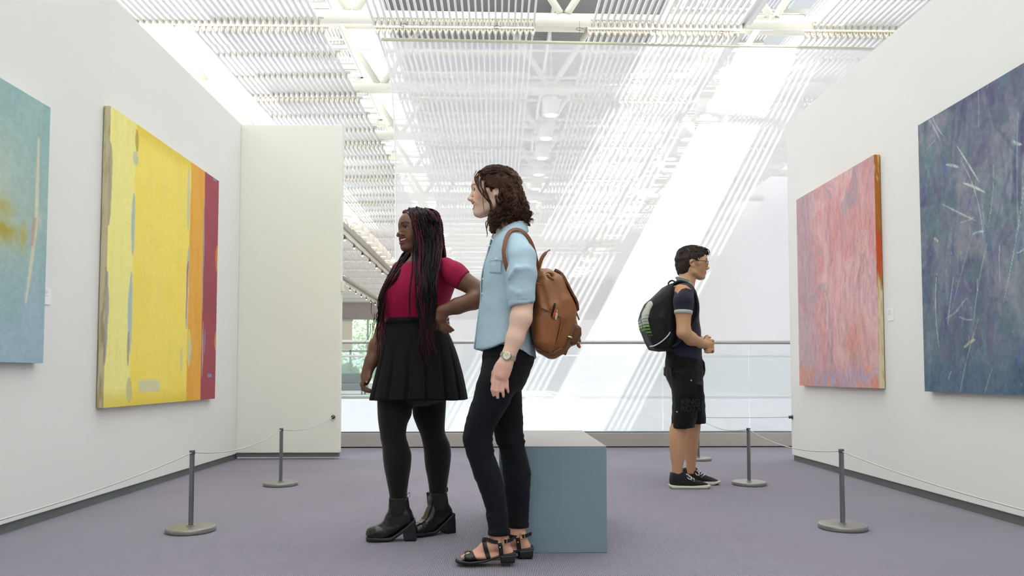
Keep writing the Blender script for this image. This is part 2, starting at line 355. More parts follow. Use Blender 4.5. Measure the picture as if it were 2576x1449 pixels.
def paint_yellow(U, V, w, h):
    wob = (fbm(V * 9, U * 0 + 3) - 0.5) * 0.02; Uw = U + wob
    n1 = fbm(U * 5, V * 7, 5); n2 = fbm(U * 30, V * 5 + 4, 4)
    c = np.zeros(U.shape + (3,)) + np.array((247, 239, 146.))
    c = mixc(c, (253, 229, 106), sstep(0.176, 0.186, Uw))
    c = mixc(c, (250, 222, 84), sstep(0.45, 0.75, n1) * 0.55 * sstep(0.17, 0.2, Uw))
    c = mixc(c, (238, 222, 130), sstep(0.5, 0.8, n2) * 0.35)
    c = mixc(c, (216, 190, 60), (1 - sstep(0.0, 0.07, V)) * 0.5 * sstep(0.18, 0.2, Uw)); c = mixc(c, (222, 196, 60), sstep(0.93, 1.0, V) * 0.6)
    c = mixc(c, (236, 176, 70), sstep(0.672, 0.68, Uw)); c = mixc(c, (228, 160, 56), sstep(0.45, 0.7, n2) * 0.5 * sstep(0.675, 0.69, Uw))
    c = mixc(c, (166, 76, 88), sstep(0.826, 0.832, U + wob * 0.6)); c = mixc(c, (150, 68, 80), sstep(0.45, 0.7, n1) * 0.5 * sstep(0.83, 0.84, Uw))
    def lens(uc, v0, v1, wd, rgb, op=0.9):
        nonlocal c
        t = np.clip((V - v0) / (v1 - v0), 0, 1); ww = wd * np.sin(np.pi * t) ** 0.6 * (0.6 + 0.8 * fbm(V * 22, U * 0 + uc * 9))
        a = (1 - sstep(ww * 0.8, ww + 0.004, np.abs(U - uc - (fbm(V * 6, U * 0 + uc * 40) - 0.5) * 0.02))) * ((V > v0) & (V < v1)); c = mixc(c, rgb, a * op)
    bl = (172, 192, 196)
    lens(0.176, 0.25, 0.47, 0.014, bl); lens(0.170, 0.53, 0.82, 0.014, bl); lens(0.172, 0.90, 0.99, 0.02, (190, 190, 150), 0.7); lens(0.18, 0.10, 0.15, 0.02, bl, 0.6)
    lens(0.163, 0.74, 0.86, 0.007, (160, 132, 120), 0.7); lens(0.004, 0.12, 0.4, 0.016, (170, 165, 140)); lens(0.004, 0.55, 0.86, 0.016, (160, 160, 165)); lens(0.19, 0.02, 0.10, 0.012, (170, 150, 50), .7)
    lens(0.655, 0.03, 0.30, 0.015, (190, 200, 185), 0.7); lens(0.662, 0.36, 0.70, 0.013, bl); lens(0.664, 0.42, 0.66, 0.008, (176, 90, 80)); lens(0.67, 0.45, 0.7, 0.004, (200, 196, 190))
    lens(0.695, 0.70, 0.86, 0.024, (232, 214, 110)); lens(0.705, 0.74, 0.85, 0.010, (196, 208, 192)); lens(0.62, 0.78, 0.88, 0.012, (196, 204, 160), 0.6)
    lens(0.832, 0.10, 0.62, 0.006, (150, 160, 190), 0.8); lens(0.842, 0.70, 0.86, 0.010, (214, 120, 70)); lens(0.862, 0.69, 0.8, 0.006, (140, 140, 180)); lens(0.84, 0.66, 0.9, 0.004, (170, 180, 190)); lens(0.995, 0.3, 0.42, 0.02, (214, 140, 50)); lens(0.995, 0.7, 0.78, 0.02, (220, 150, 60))
    a = band(U, 0.245, 0.42, 0.016) * band(V, 0.91, 0.955, 0.006); c = mixc(c, (214, 214, 176), a * (0.75 + 0.25 * n2))
    a = band(U, 0.905, 0.955, 0.006) * band(V, 0.888, 0.902, 0.003); c = mixc(c, (136, 152, 190), a)
    a = band(U, 0.93, 0.97, 0.006) * band(V, 0.0, 0.012, 0.003); c = mixc(c, (136, 152, 190), a)
    return c + (fbm(U * 60, V * 90, 3) - 0.5)[..., None] * 8, fbm(U * 40, V * 60, 3)
def edge_yellow(T, S):
    n = fbm(T * 14, S * 2, 4); c = np.zeros(T.shape + (3,)) + np.array((206, 196, 160.)); c = mixc(c, (178, 160, 110), sstep(0.45, 0.7, n)); return mixc(c, (150, 146, 150), sstep(0.62, 0.75, n) * (1 - S))
painting('painting', -1, 4.715, 6.56, 0.596, 2.486, paint_yellow, edge_yellow, 'large yellow abstract painting with orange and dark red stripes on the left wall', (240, 300))
def paint_teal(U, V, w, h):
    n1 = fbm(U * 4, V * 5, 5); n2 = fbm(U * 14, V * 3, 4)
    c = np.zeros(U.shape + (3,)) + np.array((158, 192, 187.)); c = mixc(c, (162, 188, 202), sstep(0.55, 0.95, V + (n1 - 0.5) * 0.3))
    c = mixc(c, (142, 180, 177), sstep(0.45, 0.7, n2) * 0.45)
    g = np.exp(-(((U - 0.70) / 0.2) ** 2 + ((V - 0.42) / 0.24) ** 2)) * (0.5 + n2); c = mixc(c, (202, 206, 186), np.clip(g, 0, 1) * 0.8)
    g = np.exp(-(((U - 0.80) / 0.06) ** 2 + ((V - 0.50) / 0.06) ** 2)) * sstep(0.35, 0.6, n1) * 1.5; c = mixc(c, (176, 160, 58), np.clip(g, 0, 0.95))
    g = np.exp(-(((U - 0.885) / 0.015) ** 2 + ((V - 0.53) / 0.05) ** 2)); c = mixc(c, (190, 176, 100), np.clip(g * n2 * 2, 0, 0.8))
    uc = 0.945 - 0.05 * np.clip((V - 0.45) / 0.4, 0, 1) ** 1.2; ww = 0.006 * np.sin(np.pi * np.clip((V - 0.14) / 0.64, 0, 1)) ** 0.5
    a = (1 - sstep(ww, ww + 0.006, np.abs(U - uc))) * ((V > 0.14) & (V < 0.78)); c = mixc(c, (222, 214, 186), a * 0.9)
    a = (1 - sstep(0.004, 0.012, np.abs(U - uc + 0.008))) * ((V > 0.45) & (V < 0.56)); c = mixc(c, (190, 160, 130), a * 0.7)
    g = np.exp(-(((U - 0.962) / 0.012) ** 2 + ((V - 0.455) / 0.03) ** 2)); c = mixc(c, (200, 204, 190), g * 0.8)
    return c + (fbm(U * 70, V * 70, 3) - 0.5)[..., None] * 16, fbm(U * 40, V * 40, 3)
painting('painting', -1, 2.35, 4.085, 0.862, 2.248, paint_teal, lambda T, S: np.zeros(T.shape + (3,)) + np.array((168, 186, 180.)), 'teal blue abstract painting with a thin pale vertical line on the left wall', (260, 200))
def strokes(c, U, V, w, h, k, cols, lmin, lmax, wid, seed, ang, op=0.7):
    r = np.random.default_rng(seed); nu, nv = U.shape
    for _ in range(k):
        u0, v0 = r.random(), r.random(); L = r.uniform(lmin, lmax); a = r.normal(ang[0], ang[1]); wd = wid * r.uniform(0.4, 1.4); rgb = np.array(cols[r.integers(len(cols))]) + r.normal(0, 6, 3); o = op * r.uniform(0.4, 1)
        du, dv = math.sin(a) * L / w, math.cos(a) * L / h; bend = r.normal(0, 0.08) * L
        pu, pv = (abs(du) + (wd + abs(bend)) / w) , (abs(dv) + (wd + abs(bend)) / h)
        i0, i1 = int(max(0, (u0 - pu) * nu)), int(min(nu, (u0 + pu) * nu + 2)); j0, j1 = int(max(0, (v0 - pv) * nv)), int(min(nv, (v0 + pv) * nv + 2))
        if i1 - i0 < 2 or j1 - j0 < 2: continue
        x = (U[i0:i1, j0:j1] - u0) * w; y = (V[i0:i1, j0:j1] - v0) * h
        s = (x * math.sin(a) + y * math.cos(a)) / L; d = np.abs(x * math.cos(a) - y * math.sin(a) + bend * s * s)
        al = (1 - sstep(0.55, 1.0, d / (wd * np.sqrt(np.clip(1 - s * s, 0.0001, 1))))) * (np.abs(s) < 1) * o * np.clip(0.35 + fbm(x * 60 + 50, y * 14 + 50, 3) * 1.2, 0, 1)
        c[i0:i1, j0:j1] = mixc(c[i0:i1, j0:j1], rgb, al)
    return c
def paint_pink(U, V, w, h):
    wx = fbm(U * 3 + 3, V * 2.5, 4); wy = fbm(U * 3 + 9, V * 2.5 + 5, 4); X = U * 5 + (wx - 0.5) * 5; Y = V * 2.4 + (wy - 0.5) * 3
    n1 = fbm(X, Y, 5); n2 = fbm(X * 2.3 + 4, Y * 1.6 + 2, 5); n3 = fbm(X * 1.2 + 11, Y * 2.2 + 6, 5); n4 = fbm(X * 5, Y * 1.2 + 8, 4)
    c = np.zeros(U.shape + (3,)) + np.array((216, 158, 160.)); c = mixc(c, (232, 184, 182), sstep(0.42, 0.62, n1)); c = mixc(c, (218, 138, 130), sstep(0.52, 0.70, n2) * 0.55)
    c = mixc(c, (172, 154, 164), sstep(0.50, 0.66, n3) * 0.75); c = mixc(c, (174, 158, 168), np.clip(band(U, 0.74, 1.0, 0.10) * (0.35 + 0.8 * n4), 0, 1) * 0.85); c = mixc(c, (182, 162, 170), np.clip((1 - sstep(0.0, 0.10, V)) * sstep(0.45, 0.6, n4), 0, 1) * 0.6)
    c = strokes(c, U, V, w, h, 150, [(236, 196, 192), (212, 132, 122), (174, 154, 166), (226, 168, 164), (160, 138, 148), (200, 140, 146)], 0.05, 0.28, 0.026, 5, (0.08, 0.25), 0.42)
    c = mixc(c, (222, 140, 110), np.clip(np.exp(-((V - 0.98) / 0.07) ** 2) * sstep(0.46, 0.58, n4) * 1.2, 0, 0.75)); c = mixc(c, (176, 158, 186), np.clip(np.exp(-((V - 0.97) / 0.07) ** 2) * sstep(0.46, 0.6, 1 - n4), 0, 0.75)); c = mixc(c, (214, 136, 112), np.clip(np.exp(-(((U - 0.25) / 0.12) ** 2 + ((V - 0.78) / 0.10) ** 2)) * n2 * 1.4, 0, 0.7))
    c = strokes(c, U, V, w, h, 60, [(120, 84, 96), (150, 112, 122), (188, 110, 96)], 0.05, 0.20, 0.0045, 8, (0.12, 0.3), 0.5)
    c = strokes(c, U, V, w, h, 200, [(120, 70, 84), (196, 90, 70), (240, 222, 214), (150, 90, 60)], 0.004, 0.02, 0.004, 9, (0, 0.5), 0.8)
    c = c * 0.84 + np.array((196, 176, 178.)) * 0.16
    return c + (fbm(U * 80, V * 40, 3) - 0.5)[..., None] * 22, n2
def edge_pink(T, S):
    n = fbm(T * 18, S * 3, 4); c = np.zeros(T.shape + (3,)) + np.array((178, 112, 38.)); c = mixc(c, (206, 86, 44), band(T, 0.33, 0.52, 0.04)); c = mixc(c, (226, 212, 176), sstep(0.48, 0.6, T + (n - 0.5) * 0.2)); c = mixc(c, (226, 205, 160), sstep(0.55, 0.65, n) * (T < 0.12)); return mixc(c, (200, 140, 90), sstep(0.6, 0.75, n) * 0.5)
painting('painting', 1, 5.337, 6.754, 0.704, 2.390, paint_pink, edge_pink, 'pink and grey streaked abstract painting with an orange side edge', (260, 320))
def paint_dark(U, V, w, h):
    wx = fbm(U * 3 + 13, V * 2.5, 4); wy = fbm(U * 3 + 19, V * 2.5 + 5, 4); X = U * 4 + (wx - 0.5) * 5; Y = V * 3 + (wy - 0.5) * 4
    n1 = fbm(X, Y, 5); n2 = fbm(X * 2.5 + 3, Y * 2.0, 5); n3 = fbm(X * 1.1 + 7, Y + 2, 4); n4 = fbm(U * 26, V * 6, 4)
    c = np.zeros(U.shape + (3,)) + np.array((104, 112, 126.)); c = mixc(c, (134, 132, 142), sstep(0.45, 0.65, n1) * 0.85); c = mixc(c, (84, 84, 114), sstep(0.50, 0.66, n3) * 0.85); c = mixc(c, (86, 108, 114), sstep(0.50, 0.68, n2) * 0.6); c = mixc(c, (124, 136, 142), sstep(0.5, 0.7, n4) * 0.35)
    c = mixc(c, (66, 92, 114), sstep(0.72, 1.0, V + (n1 - 0.5) * 0.3) * 0.7); c = mixc(c, (88, 82, 116), (1 - sstep(0.0, 0.30, V)) * 0.7 * (1 - U)); c = mixc(c, (92, 96, 60), np.clip(np.exp(-(((U - 0.30) / 0.06) ** 2 + ((V - 0.50) / 0.25) ** 2)) * sstep(0.45, 0.65, n2), 0, 0.6))
    c = mixc(c, (150, 160, 164), np.clip(np.exp(-(((U - 0.46) / 0.09) ** 2 + ((V - 0.42) / 0.2) ** 2)) * sstep(0.4, 0.7, n4), 0, 0.55)); c = mixc(c, (150, 168, 172), np.clip(np.exp(-(((U - 0.34) / 0.03) ** 2 + ((V - 0.68) / 0.05) ** 2)) * sstep(0.35, 0.6, n4) * 1.3, 0, 0.8))
    c = strokes(c, U, V, w, h, 160, [(136, 138, 150), (74, 86, 120), (94, 120, 124), (88, 78, 112), (116, 128, 132), (64, 74, 94)], 0.03, 0.22, 0.03, 15, (0.05, 0.4), 0.4)
    c = strokes(c, U, V, w, h, 34, [(72, 84, 158), (92, 88, 166), (62, 112, 122)], 0.02, 0.10, 0.014, 19, (0.1, 0.5), 0.6)
    c = strokes(c, U, V, w, h, 26, [(176, 192, 192), (150, 178, 182), (198, 204, 200)], 0.10, 0.34, 0.0045, 21, (0.05, 0.25), 0.75); c = strokes(c, U, V, w, h, 22, [(206, 210, 204), (190, 198, 192), (204, 206, 150)], 0.03, 0.09, 0.010, 23, (1.2, 0.5), 0.8)
    c = strokes(c, U, V, w, h, 10, [(206, 210, 206), (188, 198, 196)], 0.10, 0.2, 0.007, 27, (-0.7, 0.35), 0.8)
    c = strokes(c, U, V, w, h, 320, [(44, 46, 56), (180, 150, 80), (60, 60, 80), (200, 206, 206)], 0.003, 0.010, 0.004, 29, (0, 0.6), 0.7)
    return c * 1.10 + (fbm(U * 90, V * 70, 3) - 0.5)[..., None] * 26, n2
painting('painting', 1, 2.95, 4.765, 0.695, 2.412, paint_dark, lambda T, S: np.zeros(T.shape + (3,)) + np.array((96, 100, 110.)), 'large dark blue grey abstract painting with pale scratches on the right wall', (300, 290))
# caption cards
def card(side, y0, y1, z0, z1, label):
    xw = XL if side < 0 else XR; x1 = xw - side * 0.004
    e = tag(empty('caption_card', (xw, (y0 + y1) / 2, z0)), label, 'caption card')
    rel(box('board', (min(xw, x1), y0, z0), (max(xw, x1), y1, z1), mat('card_white', (244, 244, 244), 0.6)), e)
    tm = mat('card_text', (186, 190, 192), 0.8); r = np.random.default_rng(4); bm = bmesh.new(); W = y1 - y0
    for k, wd in enumerate((0.5, 0.62, 0.55, 0.35, 0.58)):
        z = z1 - 0.012 - k * 0.008; ya = y0 + W * 0.1 if side > 0 else y0 + W * 0.1
        if side > 0: bm_box(bm, (x1 - 0.0006, y1 - W * 0.1 - W * wd, z - 0.0022), (x1, y1 - W * 0.1, z))
        else: bm_box(bm, (x1, ya, z - 0.0022), (x1 + 0.0006, ya + W * wd, z))
    rel(bm_obj('print', bm, tm), e)
card(-1, 4.124, 4.213, 1.186, 1.276, 'small white caption card beside the teal painting')
card(1, 5.205, 5.285, 1.18, 1.268, 'small white caption card between the pink and dark paintings')
# ------------------------------------------------------------------ the atrium beyond: louvred ceiling, trusses, roof lights
ZS, BAY = 6.30, 3.12                       # underside of the louvres, length of one bay
white_m = mat('louvre_white', (240, 240, 240), 0.5, spec=0.4)
cream_m = mat('truss_cream', (232, 230, 218), 0.45, spec=0.4)
clip_m = mat('clip_cream', (214, 204, 178), 0.55)
ceil = structure(empty('ceiling', (0, 12, ZS)), 'white louvred ceiling under glazed roof')
def part(o): rel(o, ceil); return o
COLS = [(-12.0, -9.3), (-8.45, -5.8), (-4.85, -2.75), (-1.95, 0.58), (1.50, 4.02), (5.05, 7.6)]
SP = 0.1005
slat_me = None
def slat_xs(c): return np.arange(c[0] + 0.015, c[1], SP)
def bar_arrays(x0, x1, y0, y1, z0, z1):
    v = np.array([(x, y, z) for x in (x0, x1) for y in (y0, y1) for z in (z0, z1)], float)
    f = np.array([(0, 1, 3, 2), (4, 6, 7, 5), (0, 4, 5, 1), (2, 3, 7, 6), (0, 2, 6, 4), (1, 5, 7, 3)]); return v, f
def clip_arrays(x, y):
    """little hanger that grips one louvre blade: a wedge below the carrier"""
    z = ZS + 0.005; a = []
    for s in (-1, 1):
        v = np.array([(x + s * 0.016, y - 0.02, z), (x + s * 0.024, y - 0.02, z), (x + s * 0.045, y - 0.02, z + 0.098), (x + s * 0.018, y - 0.02, z + 0.098), (x + s * 0.016, y + 0.02, z), (x + s * 0.024, y + 0.02, z), (x + s * 0.045, y + 0.02, z + 0.098), (x + s * 0.018, y + 0.02, z + 0.098)])
        a.append((v, np.array([(0, 1, 2, 3), (7, 6, 5, 4), (0, 4, 5, 1), (1, 5, 6, 2), (2, 6, 7, 3), (3, 7, 4, 0)])))
    return join_arrays(a)
for k in range(-5, 16):
    y0 = 11.85 + BAY * (k - 1) + 0.14; y1 = 11.85 + BAY * k - 0.14
    for ci, c in enumerate(COLS):
        if (ci < 2 and k < 0) or (ci > 3 and k > 10): continue
        x0, x1 = c
        if ci == 2 and k <= 0: x0 = -5.75
        carriers = [y0 + 0.03, y0 + 0.93, y0 + 1.87, y1 - 0.03]
        arr = [bar_arrays(x0 - 0.03, x1 + 0.02, yy - 0.025, yy + 0.025, ZS + 0.102, ZS + 0.142) for yy in carriers]
        v, f = join_arrays(arr); pn = obj('louvre_panel', v, f, cream_m); part(pn)
        xs = slat_xs((x0, x1))
        if ci == 4: eb = obj('added_shade_board', *bar_arrays(x1 - 0.17, x1 + 0.02, y0, y1, ZS + 0.064, ZS + 0.084), white_m, pn)  # board added above the louvres to throw a shade band on the scrim
        if 0 <= k <= 5:
            v, f = join_arrays([clip_arrays(x, yy) for x in xs for yy in carriers]); q = obj('clips', v, f, clip_m); q.name = 'hanger_clip'; q['kind'] = 'stuff'; q.parent = pn
        if k in (0, 1, 2) and ci >= 2:
            if slat_me is None:
                slat_me = {}
                for nm_, hh in (('deep', 0.10), ('low', 0.062)):
                    v, f = bar_arrays(-0.014, 0.014, 0, y1 - y0, 0, hh); slat_me[nm_] = mesh_data('slat', v, f); slat_me[nm_].materials.append(white_m)
            for x in xs:
                s = link('slat', slat_me['deep' if ci == 2 else 'low'], None, pn); s.location = (x, y0, ZS)
        else:
            v, f = join_arrays([bar_arrays(x - 0.014, x + 0.014, y0, y1, ZS, ZS + (0.10 if ci <= 2 else 0.062)) for x in xs])
            q = obj('slat_bank', v, f, white_m, pn); q['kind'] = 'stuff'
# trusses: lower chord, V braces, upper chord
for k in range(-4, 10):
    y = 12.42 + 3.15 * k
    arr = [tube_arrays([(-14, y - 0.12, 6.80), (9, y + 0.18, 6.80)], 0.108, 20), tube_arrays([(-14, y - 0.12, 8.15), (9, y + 0.18, 8.15)], 0.09, 16)]
    v, f = join_arrays(arr); t = part(obj('roof_truss', v, fix_tris(f), cream_m, None, True))
    if k >= 0:
        for j in range(-4, 3):
            xn = 1.12 + 3.55 * j
            for s in (-1, 1):
                v, f = tube_arrays([(xn + s * 0.06, y, 6.88), (xn + s * 0.85, y, 8.12)], 0.062, 12); b = obj('brace', v, fix_tris(f), cream_m, t, True)
# roof glazing
def milk_glass(nm='diffusing_glass', tc=(0.64, 0.66, 0.66)):
    m = bpy.data.materials.new(nm); m.use_nodes = True; nt = m.node_tree; nt.nodes.remove(nt.nodes['Principled BSDF']); out = nt.nodes['Material Output']
    t = nt.nodes.new('ShaderNodeBsdfTranslucent'); t.inputs[0].default_value = tc + (1,); d = nt.nodes.new('ShaderNodeBsdfDiffuse'); d.inputs[0].default_value = (0.9, 0.9, 0.9, 1)
    mx = nt.nodes.new('ShaderNodeMixShader'); mx.inputs[0].default_value = 0.25; nt.links.new(t.outputs[0], mx.inputs[1]); nt.links.new(d.outputs[0], mx.inputs[2]); nt.links.new(mx.outputs[0], out.inputs[0]); return m
milk_m = milk_glass(); clear_m = thin_glass('clear_roof_glass', (0.96, 0.98, 0.98), 0.0)
hall_milk_m = milk_glass('hall_diffusing_glass', (0.52, 0.53, 0.55)); far_milk_m = milk_glass('far_tinted_glass', (0.26, 0.243, 0.232)); mid_milk_m = milk_glass('grey_diffusing_glass', (0.035, 0.035, 0.035)); dimmed_milk_m = milk_glass('dimmed_diffusing_glass', (0.48, 0.49, 0.49)); dim_m = milk_glass('tinted_roof_glass', (0.34, 0.33, 0.32))
XE = [-14, -9.3, -5.2, -3.4, -2.3, 1.15, 3.46, 6.56, 9.0]; YEd = [12.42 + 3.15 * k for k in range(-6, 16)]
arr_f = []
for a, b in zip(YEd[:-1], YEd[1:]):
    for i, (x0, x1) in enumerate(zip(XE[:-1], XE[1:])):
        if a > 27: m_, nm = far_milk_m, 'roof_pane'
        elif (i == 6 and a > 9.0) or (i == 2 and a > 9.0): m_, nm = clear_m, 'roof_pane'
        elif b < 0: m_, nm = dimmed_milk_m, 'roof_pane'  # unseen panes behind the camera, dimmed to darken the near floor
        elif i == 3 and a > 12: m_, nm = dimmed_milk_m, 'roof_pane'
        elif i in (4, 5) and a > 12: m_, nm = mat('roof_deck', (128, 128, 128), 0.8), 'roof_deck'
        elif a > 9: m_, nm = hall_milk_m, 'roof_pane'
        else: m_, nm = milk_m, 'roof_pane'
        v = np.array([(x0, a, 8.35), (x1, a, 8.35), (x1, b, 8.35), (x0, b, 8.35)]); part(obj(nm, v, [(0, 1, 2, 3)], m_))
    arr_f.append(bar_arrays(-14, 9, b - 0.03, b + 0.03, 8.26, 8.36)); arr_f.append(bar_arrays(-14, 9, (a + b) / 2 - 0.015, (a + b) / 2 + 0.015, 8.28, 8.36))
for x in XE: arr_f.append(bar_arrays(x - 0.03, x + 0.03, YEd[0], YEd[-1], 8.26, 8.36))
v, f = join_arrays(arr_f); part(obj('glazing_bars', v, f, white_m))['kind'] = 'stuff'
# outer shell of the hall
hall_m = mat('hall_white', (232, 232, 236), 0.75)
structure(box('wall_hall_right', (9.0, -7, -4.2), (9.2, 58.25, 8.4), hall_m), 'white side wall of the hall beyond')
structure(box('wall_hall_left', (-14.2, -7, -4.2), (-14.0, 58.25, 8.4), hall_m), 'white far left wall of the hall')
structure(box('wall_hall_rear', (-14.2, -7.2, -4.2), (9.2, -7.0, 8.4), hall_m))
structure(box('floor_hall', (-14.2, -7, -4.4), (9.2, 22, -4.2), mat('hall_floor', (238, 238, 240), 0.5)), 'pale floor of the storey below')
structure(box('floor_far', (-14.0, 20.0, -0.05), (9.0, 58.3, 0.17), mat('far_floor', (240, 240, 238), 0.5)), 'pale floor of the gallery across the void')
structure(box('trim_1', (-14.0, 19.9, -1.35), (9.0, 20.0, 0.175), mat('fascia_white', (238, 240, 242), 0.6)), 'white slab edge across the void')
structure(box('wall_void', (-14.0, 21.0, -4.2), (9.0, 21.2, -0.05), hall_m))
far_glass = thin_glass('far_balustrade_glass', (0.9, 0.95, 0.94), 0.06)
balustrade('glass_balustrade', -13.9, 8.9, 20.15, 0.17, 1.13, 0.04, (-9, -4.5, 0, 4.5), 'distant glass balustrade along the white slab edge across the void', far_glass, 0.03)
far_win = thin_glass('far_window_glass', (0.96, 0.98, 0.97), 0.30)
# far wall with windows onto trees
fw = structure(empty('wall_far', (0, 58, 0.17)), 'far wall of the hall with tall windows')
rel(box('lintel', (-14, 57.9, 5.05), (9, 58.2, 8.4), mat('far_lintel', (170, 165, 160), 0.7)), fw)
rel(box('solid_bay', (-6.0, 57.9, 0.17), (9, 58.2, 5.05), hall_m), fw)
xs = [-14, -12.6, -11.2, -9.9, -8.6, -7.3, -6.0]
for a, b in zip(xs[:-1], xs[1:]):
    rel(box('mullion', (a - 0.06, 57.95, 0.17), (a + 0.06, 58.15, 5.05), mat('far_mullion', (188, 192, 196), 0.5)), fw)
    rel(box('window_pane', (a + 0.06, 58.03, 0.3), (b - 0.06, 58.05, 5.05), far_win), fw)
rel(box('transom', (-14, 57.95, 2.55), (-6, 58.15, 2.68), mat('far_mullion')), fw)
bl_ = tag(empty('roller_blind', (-12.0, 57.8, 2.6)), 'beige roller blind in the far window beside the trees', 'blind')
rel(box('fabric', (-12.6, 57.80, 2.7), (-11.05, 57.82, 4.9), mat('blind_beige', (240, 236, 218), 0.8)), bl_); rel(box('cassette', (-12.65, 57.75, 4.9), (-11.0, 57.87, 5.03), mat('far_mullion')), bl_)
structure(box('ground_outside', (-40, 58.3, -0.8), (20, 95, -0.6), mat('lawn', (110, 150, 80), 0.9, var=(2, 0.2))), 'lawn outside the far windows')
# trees outside
leaf_m = mat('leaf_green', (150, 178, 124), 0.6, var=(1.5, 0.35)); bark_m = mat('bark', (90, 75, 60), 0.9)
def tree(x, y, h, r, n, seed, label):
    e = tag(empty('tree', (x, y, -0.6)), label, 'tree', 'trees outside the far windows'); g = np.random.default_rng(seed)
    v, f = tube_arrays(spline([(0, 0, 0), (0.1, 0, h * 0.3), (-0.1, 0.05, h * 0.6), (0, 0, h * 0.85)], 10), np.linspace(0.16, 0.04, 10), 8); obj('trunk', v, fix_tris(f), bark_m, e, True)
    d = g.normal(size=(n, 3)); d /= np.linalg.norm(d, axis=1)[:, None]; p = d * (g.random(n) ** 0.45)[:, None] * np.array((r, r, h * 0.42)) + np.array((0, 0, h * 0.56))
    a = g.normal(size=(n, 3)); a /= np.linalg.norm(a, axis=1)[:, None]; b = np.cross(a, g.normal(size=(n, 3))); b /= np.linalg.norm(b, axis=1)[:, None]; s = g.uniform(0.10, 0.22, n)[:, None]
    V = np.stack([p - a * s, p + b * s * 0.5, p + a * s, p - b * s * 0.5], 1).reshape(-1, 3); q = obj('foliage', V, np.arange(4 * n).reshape(n, 4), leaf_m, e); q['kind'] = 'stuff'
for i, (x, y, h, r) in enumerate([(-14.3, 63, 6.2, 2.0), (-11.0, 68, 8.5, 2.4), (-9.2, 62.5, 4.4, 1.8), (-17.0, 69, 9, 3.0), (-6.0, 68, 7.5, 2.3), (-11.9, 60.8, 2.4, 0.9)]):
    tree(x, y, h, r, 1400, i, 'leafy green tree standing outside the far windows')
# dark lounge seats across the void
def sofa(x, y, label):
    e = tag(empty('lounge_seat', (x, y, 0.17)), label, 'seat', 'dark seats across the void'); dm = mat('seat_dark', (84, 92, 98), 0.7)
    rel(box('seat', (x - 0.7, y - 0.35, 0.30), (x + 0.7, y + 0.35, 0.52), dm, bevel=0.04), e); rel(box('backrest', (x - 0.7, y + 0.2, 0.50), (x + 0.7, y + 0.38, 0.85), dm, bevel=0.05), e)
    for sx in (-0.6, 0.6):
        for sy in (-0.28, 0.28): rel(box('leg', (x + sx - 0.025, y + sy - 0.025, 0.17), (x + sx + 0.025, y + sy + 0.025, 0.31), mat('post_cap')), e)
sofa(-4.9, 24.5, 'dark grey low seat on the far gallery floor'); sofa(-3.2, 25.5, 'dark grey low seat on the far gallery floor')
# downlights in the gaps between louvre panels
def glow(name, rgb, s):
    m = bpy.data.materials.new(name); m.use_nodes = True; b = m.node_tree.nodes['Principled BSDF']; b.inputs['Emission Color'].default_value = lin(rgb) + (1,); b.inputs['Emission Strength'].default_value = s; b.inputs['Base Color'].default_value = (0.9, 0.9, 0.85, 1); return m
lamp_m = mat('lamp_white', (242, 238, 230), 0.45); bulb_m = glow('lamp_bulb', (255, 206, 150), 2.0)
lamp_parts = []
def downlight(x, y, s, label, group):
    e = tag(empty('pendant_downlight', (x, y, 6.50)), label, 'lamp', group)
    if not lamp_parts:
        bm = bmesh.new(); bm_lathe(bm, [(0.165, -0.185), (0.18, -0.18), (0.18, 0.15), (0.15, 0.185), (0.03, 0.19)], 24); a = bm_obj('shade', bm, lamp_m, e, True)
        bm = bmesh.new(); bm_lathe(bm, [(0.13, -0.19), (0.13, -0.186)], 20); b = bm_obj('bulb', bm, bulb_m, e)
        bm = bmesh.new(); bm_lathe(bm, [(0.012, 0.18), (0.012, 1.70)], 8); c = bm_obj('rod', bm, lamp_m, e)
        lamp_parts.extend([a, b, c])
    else:
        for o in lamp_parts: q = o.copy(); C.objects.link(q); q.parent = e
    e.scale = (s, s, 1)
for k in range(7): downlight(1.15, 15.8 + 1.6 * k, 1, 'white cylindrical downlight in the row above the woman in jeans', 'downlights above the woman in jeans')
for k in range(7): downlight(4.45, 14.2 + 1.6 * k, 1, 'white cylindrical downlight in the row above the man', 'downlights above the man in shorts')
for k in range(9): downlight(-5.3, 26.4 + 1.25 * k, 1, 'white cylindrical downlight in the row beside the cream end panel', 'downlights beside the cream end panel')
